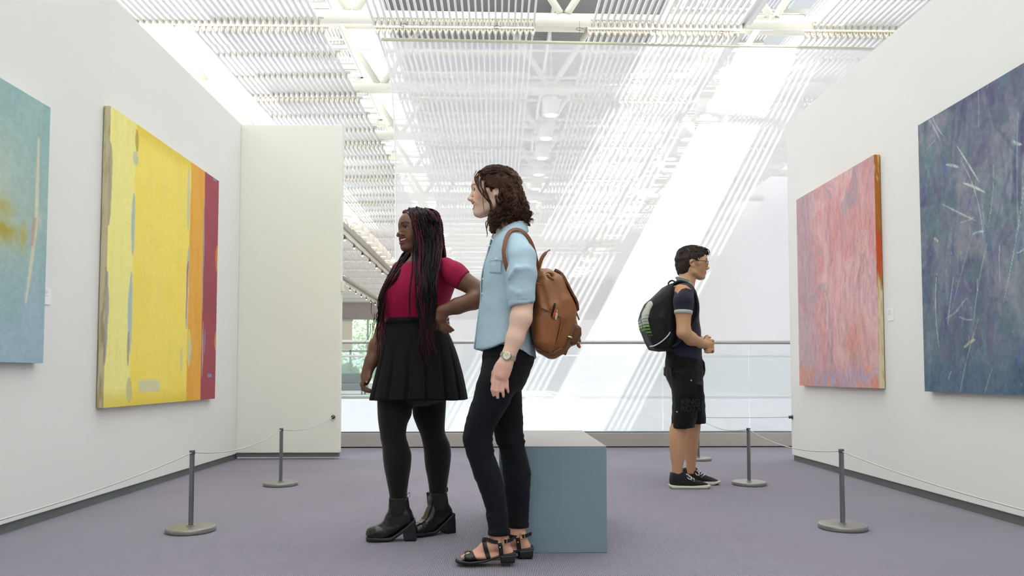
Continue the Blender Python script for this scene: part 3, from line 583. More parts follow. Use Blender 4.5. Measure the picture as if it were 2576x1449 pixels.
# spot lamps on tracks under the dim far ceiling
for xt, tl in ((-5.8, 'lighting track with spot lamps beside the row of white cylindrical downlights'), (-8.9, 'second lighting track with spot lamps out from the cylindrical downlights'), (-12.3, 'third lighting track with spot lamps out from the cylindrical downlights')):
    e = tag(empty('light_track', (xt, 42, 6.2)), tl, 'light track', 'lighting tracks under the far ceiling')
    rel(box('rail', (xt - 0.06, 26, 6.16), (xt + 0.06, 57, 6.26), cream_m), e)
    rel(box('cable_tray', (xt - 0.3, 26, 6.30), (xt + 0.3, 57, 6.36), mat('tray_grey', (180, 178, 172), 0.6)), e)
    for y in (30.0, 39.0, 48.0, 56.0): rel(box('hanger', (xt - 0.01, y - 0.01, 6.36), (xt + 0.01, y + 0.01, 8.345), cream_m), e)
    for k in range(16):
        y = 27 + 1.9 * k
        v, f = tube_arrays([(xt - 0.05, y, 6.16), (xt - 0.05, y, 6.10), (xt - 0.03, y - 0.06, 6.03), (xt - 0.01, y - 0.14, 5.94)], [0.015, 0.02, 0.05, 0.06], 12); q = rel(obj('spot_head', v, fix_tris(f), mat('spot_metal', (120, 110, 100), 0.35, metal=0.7) if k % 3 else cap_m, None, True), e)
        v, f = tube_arrays([(xt - 0.0095, y - 0.142, 5.938), (xt - 0.009, y - 0.146, 5.933)], 0.05, 12); b = obj('spot_lens', v, fix_tris(f), bulb_m, q); b.matrix_parent_inverse = q.matrix_basis.inverted() @ Matrix()
# ------------------------------------------------------------------ hanging scrim
def scrim_mat():
    m = bpy.data.materials.new('scrim_mesh'); m.use_nodes = True; nt = m.node_tree; nt.nodes.remove(nt.nodes['Principled BSDF']); out = nt.nodes['Material Output']
    tr = nt.nodes.new('ShaderNodeBsdfTransparent'); d = nt.nodes.new('ShaderNodeBsdfDiffuse'); d.inputs[0].default_value = (0.88, 0.88, 0.895, 1); t = nt.nodes.new('ShaderNodeBsdfTranslucent'); t.inputs[0].default_value = (0.82, 0.82, 0.835, 1)
    m1 = nt.nodes.new('ShaderNodeMixShader'); m1.inputs[0].default_value = 0.45; nt.links.new(d.outputs[0], m1.inputs[1]); nt.links.new(t.outputs[0], m1.inputs[2])
    m2 = nt.nodes.new('ShaderNodeMixShader'); m2.inputs[0].default_value = 0.64; nt.links.new(tr.outputs[0], m2.inputs[1]); nt.links.new(m1.outputs[0], m2.inputs[2]); nt.links.new(m2.outputs[0], out.inputs[0]); return m
DS = 11.6; TL = at(962, 99, DS); TR = at(2240, 124, DS + 0.25)
sc = tag(empty('hanging_scrim', (TL + TR) / 2), 'sheer white fabric scrim hung from a long cream bar beyond the balustrade', 'scrim')
nz, nx = 60, 40; zz = np.linspace(0, 1, nz) ** 1.3; ZT = TL[2]; ZB = -1.6; P = np.zeros((nz, nx, 3))
for i, t in enumerate(zz):
    z = ZT + (ZB - ZT) * t; ins = 0.23 * (1 - math.exp(-(ZT - z) / 0.75)); x0 = TL[0] + ins; x1 = TR[0] + 1.0
    s = np.linspace(0, 1, nx); P[i, :, 0] = x0 + (x1 - x0) * s; P[i, :, 1] = TL[1] + (TR[1] - TL[1]) * s + 0.015 * np.sin(s * 26 + 1) * min(1, t * 4); P[i, :, 2] = z + (TR[2] - TL[2]) * s * (1 - t)
k = (np.arange(nz - 1)[:, None] * nx + np.arange(nx - 1)[None, :]).ravel()
rel(obj('fabric', P.reshape(-1, 3), np.stack([k, k + 1, k + nx + 1, k + nx], -1), scrim_mat(), None, True), sc)
v, f = tube_arrays([P[i, 0] for i in range(nz)], 0.012, 8); rel(obj('hem', v, fix_tris(f), mat('scrim_hem', (232, 232, 230), 0.7), None, True), sc)
bd = TR - TL; v, f = tube_arrays([TL - bd * 0.002, TR + bd * 0.05], 0.026, 12); rel(obj('bar', v, fix_tris(f), mat('bar_cream', (196, 196, 170), 0.45), None, True), sc)
for t in (0.04, 0.22, 0.38, 0.53, 0.66, 0.85):
    p = TL + bd * t; v, f = tube_arrays([p, p + np.array((0, 0, ZS + 0.10 - p[2]))], 0.0025, 6); rel(obj('wire', v, fix_tris(f), cap_m), sc)
    a = np.linspace(0, 2 * math.pi * 0.8, 14); v, f = tube_arrays(np.stack([p[0] + 0.055 * np.cos(a), p[1] + 0.02 * np.sin(a), ZS - 0.03 + 0.03 * np.sin(a)], -1), 0.004, 6); rel(obj('hook', v, fix_tris(f), cap_m, None, True), sc)
# ------------------------------------------------------------------ smooth solid modelling: signed distances -> one skin
def smin(a, b, k):
    h = np.clip(0.5 + 0.5 * (b - a) / k, 0, 1); return b * (1 - h) + a * h - k * h * (1 - h)
def dense(cols, n=160):
    """rows (first column = key) -> finely interpolated rows"""
    r = np.array(cols, float); t = r[:, 0]; o = np.argsort(t); r = r[o]; t = r[:, 0]
    m = np.zeros_like(r); d = np.diff(r, axis=0) / np.diff(t)[:, None]
    m[0], m[-1] = d[0], d[-1]
    for i in range(1, len(t) - 1):
        same = d[i - 1] * d[i] > 0; m[i] = np.where(same, 2 * d[i - 1] * d[i] / (d[i - 1] + d[i] + 1e-12), 0)
    q = np.linspace(t[0], t[-1], n); i = np.clip(np.searchsorted(t, q) - 1, 0, len(t) - 2); h = (t[i + 1] - t[i])[:, None]; s = ((q - t[i])[:, None]) / h
    out = (2 * s ** 3 - 3 * s ** 2 + 1) * r[i] + (s ** 3 - 2 * s ** 2 + s) * h * m[i] + (-2 * s ** 3 + 3 * s ** 2) * r[i + 1] + (s ** 3 - s ** 2) * h * m[i + 1]
    out[:, 0] = q; return out
class Solid:
    def __init__(self): self.p = []
    def add(self, fn, lo, hi, k=0.01, op='u'): self.p.append((fn, np.array(lo, float), np.array(hi, float), k, op)); return self
    def cap(self, a, b, ra, rb=None, k=0.01, op='u'):
        a = np.array(a, float); b = np.array(b, float); rb = ra if rb is None else rb; ba = b - a; L = max(float(ba @ ba), 1e-12)
        def fn(X, Y, Z):
            t = np.clip(((X - a[0]) * ba[0] + (Y - a[1]) * ba[1] + (Z - a[2]) * ba[2]) / L, 0, 1)
            return np.sqrt((X - a[0] - t * ba[0]) ** 2 + (Y - a[1] - t * ba[1]) ** 2 + (Z - a[2] - t * ba[2]) ** 2) - (ra + (rb - ra) * t)
        m = max(ra, rb); return self.add(fn, np.minimum(a, b) - m, np.maximum(a, b) + m, k, op)
    def chain(self, pts, rad, k=0.01, op='u'):
        for i in range(len(pts) - 1): self.cap(pts[i], pts[i + 1], rad[i], rad[i + 1], k, op)
        return self
    def ell(self, c, r, R=None, k=0.01, op='u'):
        c = np.array(c, float); r = np.array(r, float); R = np.eye(3) if R is None else np.array(R, float)   # columns of R: axes
        def fn(X, Y, Z):
            q = [((X - c[0]) * R[0, i] + (Y - c[1]) * R[1, i] + (Z - c[2]) * R[2, i]) for i in range(3)]
            k0 = np.sqrt(sum((q[i] / r[i]) ** 2 for i in range(3))); k1 = np.sqrt(sum((q[i] / r[i] ** 2) ** 2 for i in range(3))) + 1e-9
            return k0 * (k0 - 1) / k1
        e = np.sqrt(((R * r[None, :]) ** 2).sum(1)); return self.add(fn, c - e, c + e, k, op)
    def rows(self, rw, k=0.01, op='u', grow=0.0, power=2.0):
        """stack of ellipses: (z, cx, cy, rx, ry)"""
        D = dense(rw); z, cx, cy, rx, ry = D.T; rx = rx + grow; ry = ry + grow; z0, z1 = z[0], z[-1]
        def fn(X, Y, Z):
            zz = Z.ravel(); ic = [np.interp(zz, z, v).reshape(Z.shape) for v in (cx, cy, rx, ry)]
            u = np.abs(X - ic[0]); v = np.abs(Y - ic[1])
            if power == 2.0:
                k0 = np.sqrt((u / ic[2]) ** 2 + (v / ic[3]) ** 2); k1 = np.sqrt((u / ic[2] ** 2) ** 2 + (v / ic[3] ** 2) ** 2) + 1e-9; d = k0 * (k0 - 1) / k1
            else:
                k0 = ((u / ic[2]) ** power + (v / ic[3]) ** power + 1e-12) ** (1 / power); d = (k0 - 1) * np.minimum(ic[2], ic[3])
            return np.maximum(d, np.maximum(Z - z1, z0 - Z))
        return self.add(fn, ((cx - rx).min(), (cy - ry).min(), z0), ((cx + rx).max(), (cy + ry).max(), z1), k, op)
    def poly(self, pts, yc, hw, rnd=0.01, k=0.01, op='u', R=None, o=None, taper=None, utaper=None):
        """outline in the x-z plane (or the u,w axes of R about o), extruded +-hw across, edges rounded"""
        pts = np.array(pts, float); A = pts; B = np.roll(pts, -1, 0)
        Rm = np.eye(3) if R is None else np.array(R, float); oo = np.array((0, yc, 0)) if o is None else np.array(o, float)
        def fn(X, Y, Z):
            U = (X - oo[0]) * Rm[0, 0] + (Y - oo[1]) * Rm[1, 0] + (Z - oo[2]) * Rm[2, 0]
            V = (X - oo[0]) * Rm[0, 1] + (Y - oo[1]) * Rm[1, 1] + (Z - oo[2]) * Rm[2, 1]
            W = (X - oo[0]) * Rm[0, 2] + (Y - oo[1]) * Rm[1, 2] + (Z - oo[2]) * Rm[2, 2]
            flat = R is None
            if flat: U = X - oo[0] + 0 * Z; W = Z - oo[2] + 0 * X       # constant across: cheap
            d = None; ins = None
            for a, b in zip(A, B):
                e = b - a; t = np.clip(((U - a[0]) * e[0] + (W - a[1]) * e[1]) / (e @ e + 1e-12), 0, 1)
                q = (U - a[0] - t * e[0]) ** 2 + (W - a[1] - t * e[1]) ** 2; d = q if d is None else np.minimum(d, q)
                c = ((a[1] > W) != (b[1] > W)) & (U < (b[0] - a[0]) * (W - a[1]) / (b[1] - a[1] + 1e-12) + a[0]); ins = c if ins is None else ins ^ c
            d = np.sqrt(d); d = np.where(ins, -d, d)
            h = hw if taper is None else hw * np.interp(W.ravel(), taper[0], taper[1]).reshape(W.shape)
            if utaper is not None: h = h * np.interp(U.ravel(), utaper[0], utaper[1]).reshape(U.shape)
            dy = np.abs(V) - h; a1 = d + rnd; a2 = dy + rnd
            return np.minimum(np.maximum(a1, a2), 0) + np.sqrt(np.maximum(a1, 0) ** 2 + np.maximum(a2, 0) ** 2) - rnd
        if R is None: lo = (pts[:, 0].min() + oo[0], oo[1] - hw, pts[:, 1].min() + oo[2]); hi = (pts[:, 0].max() + oo[0], oo[1] + hw, pts[:, 1].max() + oo[2])
        else:
            cs = np.array([oo + Rm @ np.array((u, v, w)) for u in (pts[:, 0].min(), pts[:, 0].max()) for v in (-hw, hw) for w in (pts[:, 1].min(), pts[:, 1].max())]); lo, hi = cs.min(0), cs.max(0)
        return self.add(fn, lo, hi, k, op)
    def cut(self, fn, k=0.004):
        """keep only where fn < 0, everywhere"""
        self.p.append((fn, None, None, k, 'i')); return self
    def mesh(self, h=0.006, fine=(), name='skin', smooth_it=1):
        """fine: list of (axis, lo, hi, step)"""
        us = [q for q in self.p if q[4] == 'u']; lo = np.min([q[1] for q in us], 0) - 3 * h - 0.02; hi = np.max([q[2] for q in us], 0) + 3 * h + 0.02; ax = []
        for i in range(3):
            x = lo[i]; L = [x]
            while x < hi[i]:
                s = h
                for (a, l, u, st) in fine:
                    if a == i and l <= x <= u: s = min(s, st)
                x += s; L.append(x)
            ax.append(np.array(L, np.float32))
        V = np.full([len(a) for a in ax], 0.5, np.float32)
        for fn, l, u, k, op in self.p:
            if l is None: sl = [slice(0, len(a)) for a in ax]
            else:
                m = max(k, 0.0) + 2.5 * h + 0.004; sl = [slice(max(0, np.searchsorted(ax[i], l[i] - m) - 1), np.searchsorted(ax[i], u[i] + m) + 1) for i in range(3)]
            X = ax[0][sl[0]][:, None, None]; Y = ax[1][sl[1]][None, :, None]; Z = ax[2][sl[2]][None, None, :]
            if X.size == 0 or Y.size == 0 or Z.size == 0: continue
            d = np.asarray(fn(X, Y, Z), np.float32); sub = V[sl[0], sl[1], sl[2]]; d = np.broadcast_to(d, sub.shape)
            if op == 'u': V[sl[0], sl[1], sl[2]] = smin(d, sub, k)
            elif op == 's': V[sl[0], sl[1], sl[2]] = -smin(d, -sub, k)
            else: V[sl[0], sl[1], sl[2]] = -smin(-d, -sub, k)
        return nets(V, ax, smooth_it)
def inside_outline(pts):
    pts = np.array(pts, float); A = pts; B = np.roll(pts, -1, 0)
    def fn(X, Y, Z):
        d = None; ins = None; U = X + 0 * Z; W_ = Z + 0 * X
        for a, b in zip(A, B):
            e = b - a; t = np.clip(((U - a[0]) * e[0] + (W_ - a[1]) * e[1]) / (e @ e + 1e-12), 0, 1); q = (U - a[0] - t * e[0]) ** 2 + (W_ - a[1] - t * e[1]) ** 2; d = q if d is None else np.minimum(d, q)
            c = ((a[1] > W_) != (b[1] > W_)) & (U < (b[0] - a[0]) * (W_ - a[1]) / (b[1] - a[1] + 1e-12) + a[0]); ins = c if ins is None else ins ^ c
        d = np.sqrt(d); return np.where(ins, -d, d) + 0 * Y
    return fn
def nets(V, ax, it=1):
    S = V < 0; nx, ny, nz = V.shape
    cnt = np.zeros((nx - 1, ny - 1, nz - 1), np.int8)
    for a in (0, 1):
        for b in (0, 1):
            for c in (0, 1): cnt += S[a:nx - 1 + a, b:ny - 1 + b, c:nz - 1 + c]
    act = (cnt > 0) & (cnt < 8); I, J, K = np.nonzero(act); idx = np.full(act.shape, -1, np.int32); idx[I, J, K] = np.arange(len(I))
    acc = np.zeros((len(I), 3)); n = np.zeros(len(I))
    cs = [(a, b, c) for a in (0, 1) for b in (0, 1) for c in (0, 1)]
    for p in cs:
        for axn in range(3):
            if p[axn]: continue
            q = list(p); q[axn] = 1
            va = V[I + p[0], J + p[1], K + p[2]]; vb = V[I + q[0], J + q[1], K + q[2]]; m = (va < 0) != (vb < 0); t = va / (va - vb + 1e-20)
            pa = np.stack([ax[0][I + p[0]], ax[1][J + p[1]], ax[2][K + p[2]]], -1); pb = np.stack([ax[0][I + q[0]], ax[1][J + q[1]], ax[2][K + q[2]]], -1)
            acc[m] += (pa + (pb - pa) * t[:, None])[m]; n[m] += 1
    P = acc / n[:, None]; F = []
    for axn in range(3):
        o1, o2 = [(1, 2), (2, 0), (0, 1)][axn]; sl0 = [slice(None)] * 3; sl1 = [slice(None)] * 3; sl0[axn] = slice(0, -1); sl1[axn] = slice(1, None)
        for o in (o1, o2):
            sl0[o] = slice(1, -1); sl1[o] = slice(1, -1)
        a = S[tuple(sl0)]; b = S[tuple(sl1)]; ch = np.argwhere(a != b)
        if len(ch) == 0: continue
        ins = a[tuple(ch.T)]; base = ch.copy(); base[:, o1] += 1; base[:, o2] += 1
        def cell(d1, d2):
            c = base.copy(); c[:, o1] += d1; c[:, o2] += d2; return idx[c[:, 0], c[:, 1], c[:, 2]]
        q = np.stack([cell(-1, -1), cell(0, -1), cell(0, 0), cell(-1, 0)], -1); q[~ins] = q[~ins][:, ::-1]; F.append(q)
    F = np.vstack(F); F = F[(F >= 0).all(1)]
    for _ in range(it): P = relax(P, F, 0.5)
    return P, F
def relax(P, F, w):
    A = np.zeros_like(P); n = np.zeros(len(P))
    for i in range(4):
        for j in (1, 3): np.add.at(A, F[:, i], P[F[:, (i + j) % 4]]); np.add.at(n, F[:, i], 1)
    return P * (1 - w) + w * A / np.maximum(n, 1)[:, None]
def normals(P, F):
    a = np.cross(P[F[:, 2]] - P[F[:, 0]], P[F[:, 3]] - P[F[:, 1]]); N = np.zeros_like(P)
    for i in range(4): np.add.at(N, F[:, i], a)
    return N / (np.linalg.norm(N, axis=1)[:, None] + 1e-12)
def srgb_lin(c):
    c = np.clip(np.asarray(c, float), 0, 255) / 255; return np.where(c <= 0.04045, c / 12.92, ((c + 0.055) / 1.055) ** 2.4)
class Fig:
    """authoring frame of one figure: photo pixels at depth d0 + w"""
    def __init__(self, d0): self.d0 = d0
    def P(self, px, py, w=0.0): return at(px, py, self.d0 + w)
    def r(self, px, w=0.0): return px * (self.d0 + w) / F_PX
    def rows(self, L):
        """(py, xl, xr, w, depth half width in metres) -> ellipse rows"""
        out = []
        for py, xl, xr, w, ry in L:
            c = self.P((xl + xr) / 2, py, w); out.append((c[2], c[0], c[1], self.r((xr - xl) / 2, w), ry))
        return out
    def outline(self, L, w=0.0): return [(p[0], p[2]) for p in (self.P(x, y, w) for x, y in L)]
    def line(self, L): return [self.P(*q) for q in L]
# ---- a head: f forwards, l sideways, u up, metres at scale 1
def frame(fx, fy, up_tilt=0.0, roll=0.0):
    f = np.array((fx, fy, 0.0)); f /= np.linalg.norm(f); l = np.cross((0, 0, 1.0), f); u = np.array((0, 0, 1.0))
    c, s = math.cos(up_tilt), math.sin(up_tilt); f2 = f * c + u * s; u2 = u * c - f * s; c, s = math.cos(roll), math.sin(roll); l2 = l * c + u2 * s; u3 = u2 * c - l * s
    return np.stack([f2, l2, u3], 1)
def add_head(S, O, R, sc=1.0, nose=1.0, reach=0.0, tip=1.0, lips=1.0, smile=True, ears=True, male=False, jawd=0.0):
    g = lambda f, l, u: O + R @ (np.array((f, l, u)) * sc)
    E = lambda c, r, k=0.012, op='u': S.ell(g(*c), np.array(r) * sc, R, k, op)
    K = lambda a, b, ra, rb, k=0.010, op='u': S.cap(g(*a), g(*b), ra * sc, rb * sc, k, op)
    E((0.000, 0, 0.025), (0.094, 0.073, 0.083)); E((0.042, 0, 0.036), (0.056, 0.059, 0.055), 0.02); E((0.038, 0, -0.025), (0.050, 0.058, 0.072), 0.02)
    for s in (-1, 1):
        K((-0.010, s * 0.052, -0.040), (0.000, s * 0.050, -0.062), 0.020, 0.018, 0.02); K((0.000, s * 0.050, -0.062), (0.056, s * 0.018, -0.090 - jawd), 0.018, 0.017, 0.016)
        E((0.052, s * 0.038, -0.020), (0.026, 0.023, 0.024), 0.016); K((0.086, s * 0.010, 0.024), (0.070, s * 0.048, 0.022), 0.0105, 0.010, 0.014)
        K((0.066, s * 0.05, 0.004), (0.03, s * 0.064, -0.006), 0.010, 0.010, 0.014)
    E((0.068, 0, -0.089 - jawd), (0.021, 0.023, 0.018), 0.014); E((0.058, 0, -0.056), (0.034, 0.033, 0.034), 0.016)
    for s in (-1, 1): E((0.104, s * 0.030, 0.006), (0.022, 0.019, 0.012), 0.012, 's')
    K((0.088, 0, 0.016), (0.1035 + reach, 0, -0.022), 0.0080, 0.0088 * tip, 0.008); E((0.1075 + reach, 0, -0.026), (0.0105 * tip, 0.0105 * nose * tip, 0.0092 * tip), 0.006)
    for s in (-1, 1): E((0.0965, s * 0.0125 * nose, -0.030), (0.0115, 0.0075 * nose, 0.0080), 0.005)
    K((0.102 + reach, 0, -0.0325), (0.091, 0, -0.038), 0.0055, 0.008, 0.006)
    for s in (-1, 1):       # lids
        E((0.0715, s * 0.031, 0.006), (0.0145, 0.0155, 0.0130), 0.004); E((0.0890, s * 0.0320, 0.0050), (0.0125, 0.0150, 0.0058), 0.0020, 's')
        K((0.0825, s * 0.019, 0.0085), (0.0775, s * 0.044, 0.0095), 0.0030, 0.0028, 0.004)
    wl = 0.0065 * lips
    if smile:
        for s in (-1, 1):
            S.chain([g(0.0930, 0, -0.0460), g(0.0895, s * 0.012, -0.0462), g(0.0755, s * 0.0305, -0.0425)], [wl * sc, wl * 0.9 * sc, 0.003 * sc], 0.004)
            S.chain([g(0.0880, 0, -0.0715), g(0.0850, s * 0.0135, -0.0665), g(0.0745, s * 0.0300, -0.0450)], [wl * 1.1 * sc, wl * sc, 0.003 * sc], 0.004)
            E((0.066, s * 0.037, -0.042), (0.016, 0.009, 0.020), 0.010)
        E((0.094, 0, -0.0580), (0.024, 0.019, 0.0085), 0.002, 's')
        for s in (-1, 1): E((0.086, s * 0.015, -0.0552), (0.017, 0.012, 0.0068), 0.002, 's'); E((0.081, s * 0.0235, -0.0495), (0.014, 0.007, 0.0042), 0.002, 's')
    else:
        for s in (-1, 1):
            S.chain([g(0.0925, 0, -0.0525), g(0.089, s * 0.012, -0.0520), g(0.078, s * 0.025, -0.0555)], [wl * 0.9 * sc, wl * 0.8 * sc, 0.003 * sc], 0.004)
            S.chain([g(0.0905, 0, -0.0645), g(0.087, s * 0.011, -0.0635), g(0.078, s * 0.024, -0.0570)], [wl * sc, wl * 0.9 * sc, 0.003 * sc], 0.004)
            S.chain([g(0.0985, 0, -0.0582), g(0.094, s * 0.012, -0.0578), g(0.082, s * 0.026, -0.0565)], [0.0022 * sc] * 3, 0.002, 's')
    if ears:
        for s in (-1, 1):
            E((-0.016, s * 0.073, 0.000), (0.020, 0.009, 0.030), 0.006); E((-0.006, s * 0.070, -0.024), (0.010, 0.007, 0.012), 0.008); E((-0.008, s * 0.084, 0.000), (0.009, 0.008, 0.018), 0.006, 's')
def head_paint(P, O, R, sc, base, lip, brow, smile=True, blush=None, stubble=None, lipw=1.0, lash=(30, 22, 20)):
    q = (P - O) @ R / sc; f, l, u = q.T; c = np.tile(np.array(base, float), (len(P), 1)); near = (np.abs(l) < 0.09) & (np.abs(f) < 0.13) & (np.abs(u) < 0.13)
    def seg(a, b):
        a = np.array(a); b = np.array(b); ba = b - a; t = np.clip(((q - a) @ ba) / (ba @ ba), 0, 1); return np.linalg.norm(q - a - t[:, None] * ba, axis=1)
    def seg2(a, b):
        a = np.array(a); b = np.array(b); q2 = q[:, 1:]; ba = b - a; t = np.clip(((q2 - a) @ ba) / (ba @ ba), 0, 1); return np.where(f > 0.045, np.linalg.norm(q2 - a - t[:, None] * ba, axis=1), 1.0)
    def lay(d, r0, r1, rgb, op):
        nonlocal c
        a = (1 - sstep(r0, r1, d)) * op * near; c = c * (1 - a[:, None]) + np.array(rgb, float) * a[:, None]
    if blush is not None:
        for s in (-1, 1): lay(np.linalg.norm(q - np.array((0.068, s * 0.045, -0.022)), axis=1), 0.005, 0.035, blush, 0.5)
        lay(np.linalg.norm(q - np.array((0.112, 0, -0.028)), axis=1), 0.004, 0.018, blush, 0.4)
    if stubble is not None: lay(np.where((f > 0.0), np.abs(u + 0.075), 1), 0.015, 0.035, stubble, 0.35)
    for s in (-1, 1):
        e = [((0.0940, 0, -0.0465), (0.0905, s * 0.012, -0.0467)), ((0.0905, s * 0.012, -0.0467), (0.0755, s * 0.0305, -0.0425)), ((0.0890, 0, -0.0710), (0.0860, s * 0.0135, -0.0662)), ((0.0860, s * 0.0135, -0.0662), (0.0745, s * 0.0300, -0.0450))] if smile else [((0.0925, 0, -0.0525), (0.078, s * 0.025, -0.0555)), ((0.0905, 0, -0.0645), (0.078, s * 0.024, -0.0570))]
        for a, b in e: lay(seg(a, b), 0.0058 * lipw, 0.0082 * lipw, lip, 0.85)
        lay(np.minimum(seg2((s * 0.015, 0.0250), (s * 0.034, 0.0300)), seg2((s * 0.034, 0.0300), (s * 0.052, 0.0255))), 0.0018, 0.0046, brow, 0.9)
        lay(np.minimum(seg2((s * 0.018, 0.0085), (s * 0.032, 0.0125)), seg2((s * 0.032, 0.0125), (s * 0.047, 0.0085))), 0.0014, 0.0032, lash, 0.9)
    if smile: lay(np.where((f < 0.086) & (u < -0.049) & (u > -0.067) & (np.abs(l) < 0.021), np.linalg.norm((q - np.array((0.07, 0, -0.0585))) / np.array((1, 2.4, 1)), axis=1), 1), 0.008, 0.0095, (70, 25, 25), 0.9)
    return c
def add_eyes(parent, O, R, sc, iris, gaze=(1, 0, 0)):
    for s in (-1, 1):
        bm = bmesh.new(); bmesh.ops.create_uvsphere(bm, u_segments=40, v_segments=28, radius=0.0122 * sc)
        me = bpy.data.meshes.new('eye'); bm.to_mesh(me); bm.free(); me.polygons.foreach_set('use_smooth', np.ones(len(me.polygons), bool))
        V = np.array([v.co for v in me.vertices]); gz = R @ np.array(gaze, float); gz /= np.linalg.norm(gz); d = np.arccos(np.clip(V @ gz / (0.0122 * sc), -1, 1))
        cc = np.tile(np.array((206, 200, 194.)), (len(V), 1)); cc[d < 0.60] = iris; cc[d < 0.28] = (12, 12, 12)
        a = me.color_attributes.new('Col', 'FLOAT_COLOR', 'POINT'); c4 = np.ones((len(V), 4), np.float32); c4[:, :3] = srgb_lin(cc); a.data.foreach_set('color', c4.ravel())
        o = link('eye', me, mat('eye_gloss', attr=True, rough=0.12)); o.location = tuple(O + R @ (np.array((0.0722, s * 0.031, 0.0055)) * sc)); rel(o, parent)
def add_teeth(parent, O, R, sc):
    """upper row: a curved strip with a notch between teeth"""
    n = 85; a = np.linspace(-1, 1, n); l = a * 0.027; f = 0.0915 - 0.0165 * a ** 2; tooth = np.abs(np.sin(a * math.pi * 3.5 + math.pi / 2 * 0)) ** 0.4; v = []
    for k in range(n):
        zt = -0.0475 + 0.0035 * a[k] ** 2; zb = zt - (0.0115 - 0.0050 * a[k] ** 2) * (0.80 + 0.20 * tooth[k]); fd = f[k] - 0.0030 * (1 - tooth[k])
        for (ff, uu) in ((fd - 0.001, zt), (fd, (zt + zb) / 2), (fd - 0.0008, zb), (fd - 0.006, zb), (fd - 0.006, zt)): v.append(O + R @ (np.array((ff, l[k], uu)) * sc))
    fs = [(k * 5 + j, k * 5 + 5 + j, k * 5 + 5 + (j + 1) % 5, k * 5 + (j + 1) % 5) for k in range(n - 1) for j in range(5)]
    rel(obj('teeth', np.array(v), fs, mat('tooth', (236, 226, 206), 0.25), None, True), parent)
def skin_obj(parent, S, name, m, colfn=None, h=0.006, fine=(), it=1, post=None):
    P, F = S.mesh(h, fine, smooth_it=it)
    if post is not None: P = post(P, normals(P, F))
    col = None
    if colfn is not None: col = srgb_lin(colfn(P))
    return rel(obj(name, P, F, m, None, True, col), parent)
def folds(P, N, amp, sc=(20, 20, 8), seed=0.0, sharp=1.0):
    """soft cloth folds along the normal"""
    n = fbm(P[:, 0] * sc[0] + P[:, 1] * sc[1] + seed, P[:, 2] * sc[2] + seed * 1.7, 3) - 0.5; n2 = fbm(P[:, 0] * sc[0] * 0.7 - P[:, 1] * sc[1] + seed + 31, P[:, 2] * sc[2] + 7, 3) - 0.5
    return P + N * ((n + n2) * amp)[:, None]
# ------------------------------------------------------------------ the woman in the pale blue shirt
W = Fig(3.30)
wo = tag(empty('person', W.P(1262, 1404)), 'woman in light blue shirt, black jeans and sandals with a leather backpack', 'person'); wo.location.z = 0
# body: head, neck, trunk, arms, legs, feet in one skin
S = Solid(); HO = W.P(1243, 487); HR = frame(-1.0, 0.03, 0.03)
add_head(S, HO, HR, 1.0, nose=0.9, tip=0.88, reach=0.0015, lips=0.62)
S.chain([W.P(1262, 520, 0), W.P(1274, 556, 0), W.P(1284, 590, 0)], [0.054, 0.052, 0.062], 0.025)
S.rows(W.rows([(585, 1262, 1316, 0, 0.07), (612, 1250, 1326, 0, 0.11), (660, 1238, 1332, 0, 0.135), (720, 1230, 1330, 0, 0.14), (790, 1236, 1322, 0, 0.125), (850, 1230, 1334, 0, 0.145), (905, 1228, 1336, 0, 0.155), (950, 1228, 1318, 0, 0.15)]), 0.03)
# near (left) arm and hand
A = [(1304, 622, -0.12), (1316, 690, -0.175), (1315, 762, -0.19), (1311, 800, -0.20), (1296, 850, -0.205), (1279, 895, -0.21)]
S.chain(W.line(A), [0.040, 0.040, 0.040, 0.043, 0.035, 0.0285], 0.02)
S.chain(W.line([(1279, 895, -0.21), (1270, 918, -0.212), (1262, 945, -0.215)]), [0.028, 0.031, 0.030], 0.012)
S.ell(W.P(1262, 932, -0.215), (0.036, 0.016, 0.042), frame(0.96, 0.0, -0.22), 0.012)
def finger(S, pts, r): S.chain(W.line(pts), r, 0.0035)
finger(S, [(1248, 938, -0.217), (1242, 960, -0.222), (1239, 980, -0.226), (1242, 994, -0.220)], [0.0105, 0.0098, 0.0088, 0.0072])
finger(S, [(1255, 940, -0.217), (1252, 962, -0.226), (1250, 984, -0.230), (1252, 1000, -0.222)], [0.0105, 0.0098, 0.0088, 0.0072])
finger(S, [(1264, 940, -0.217), (1263, 962, -0.226), (1264, 983, -0.230), (1267, 997, -0.222)], [0.0105, 0.0095, 0.0085, 0.0070])
finger(S, [(1272, 940, -0.214), (1275, 960, -0.220), (1276, 976, -0.222), (1279, 987, -0.216)], [0.0095, 0.0082, 0.0075, 0.0062])
finger(S, [(1254, 918, -0.200), (1243, 938, -0.185), (1240, 958, -0.180), (1243, 972, -0.182)], [0.0125, 0.0115, 0.0100, 0.0080])
# far (right) arm
S.chain(W.line([(1300, 622, 0.12), (1308, 690, 0.180), (1306, 770, 0.19), (1290, 850, 0.20), (1275, 895, 0.20)]), [0.040, 0.040, 0.040, 0.036, 0.028], 0.02)
S.ell(W.P(1264, 930, 0.20), (0.040, 0.017, 0.048), frame(0.96, 0.0, -0.22), 0.012)
for i, (x, y) in enumerate(((1243, 985), (1253, 992), (1264, 990), (1275, 980))): S.chain(W.line([(1254 + 6 * i, 938, 0.20), (x, 962, 0.205), (x + 2, y, 0.20)]), [0.010, 0.009, 0.007], 0.0035)
S.chain(W.line([(1256, 918, 0.19), (1244, 945, 0.175), (1246, 965, 0.175)]), [0.012, 0.011, 0.008], 0.004)
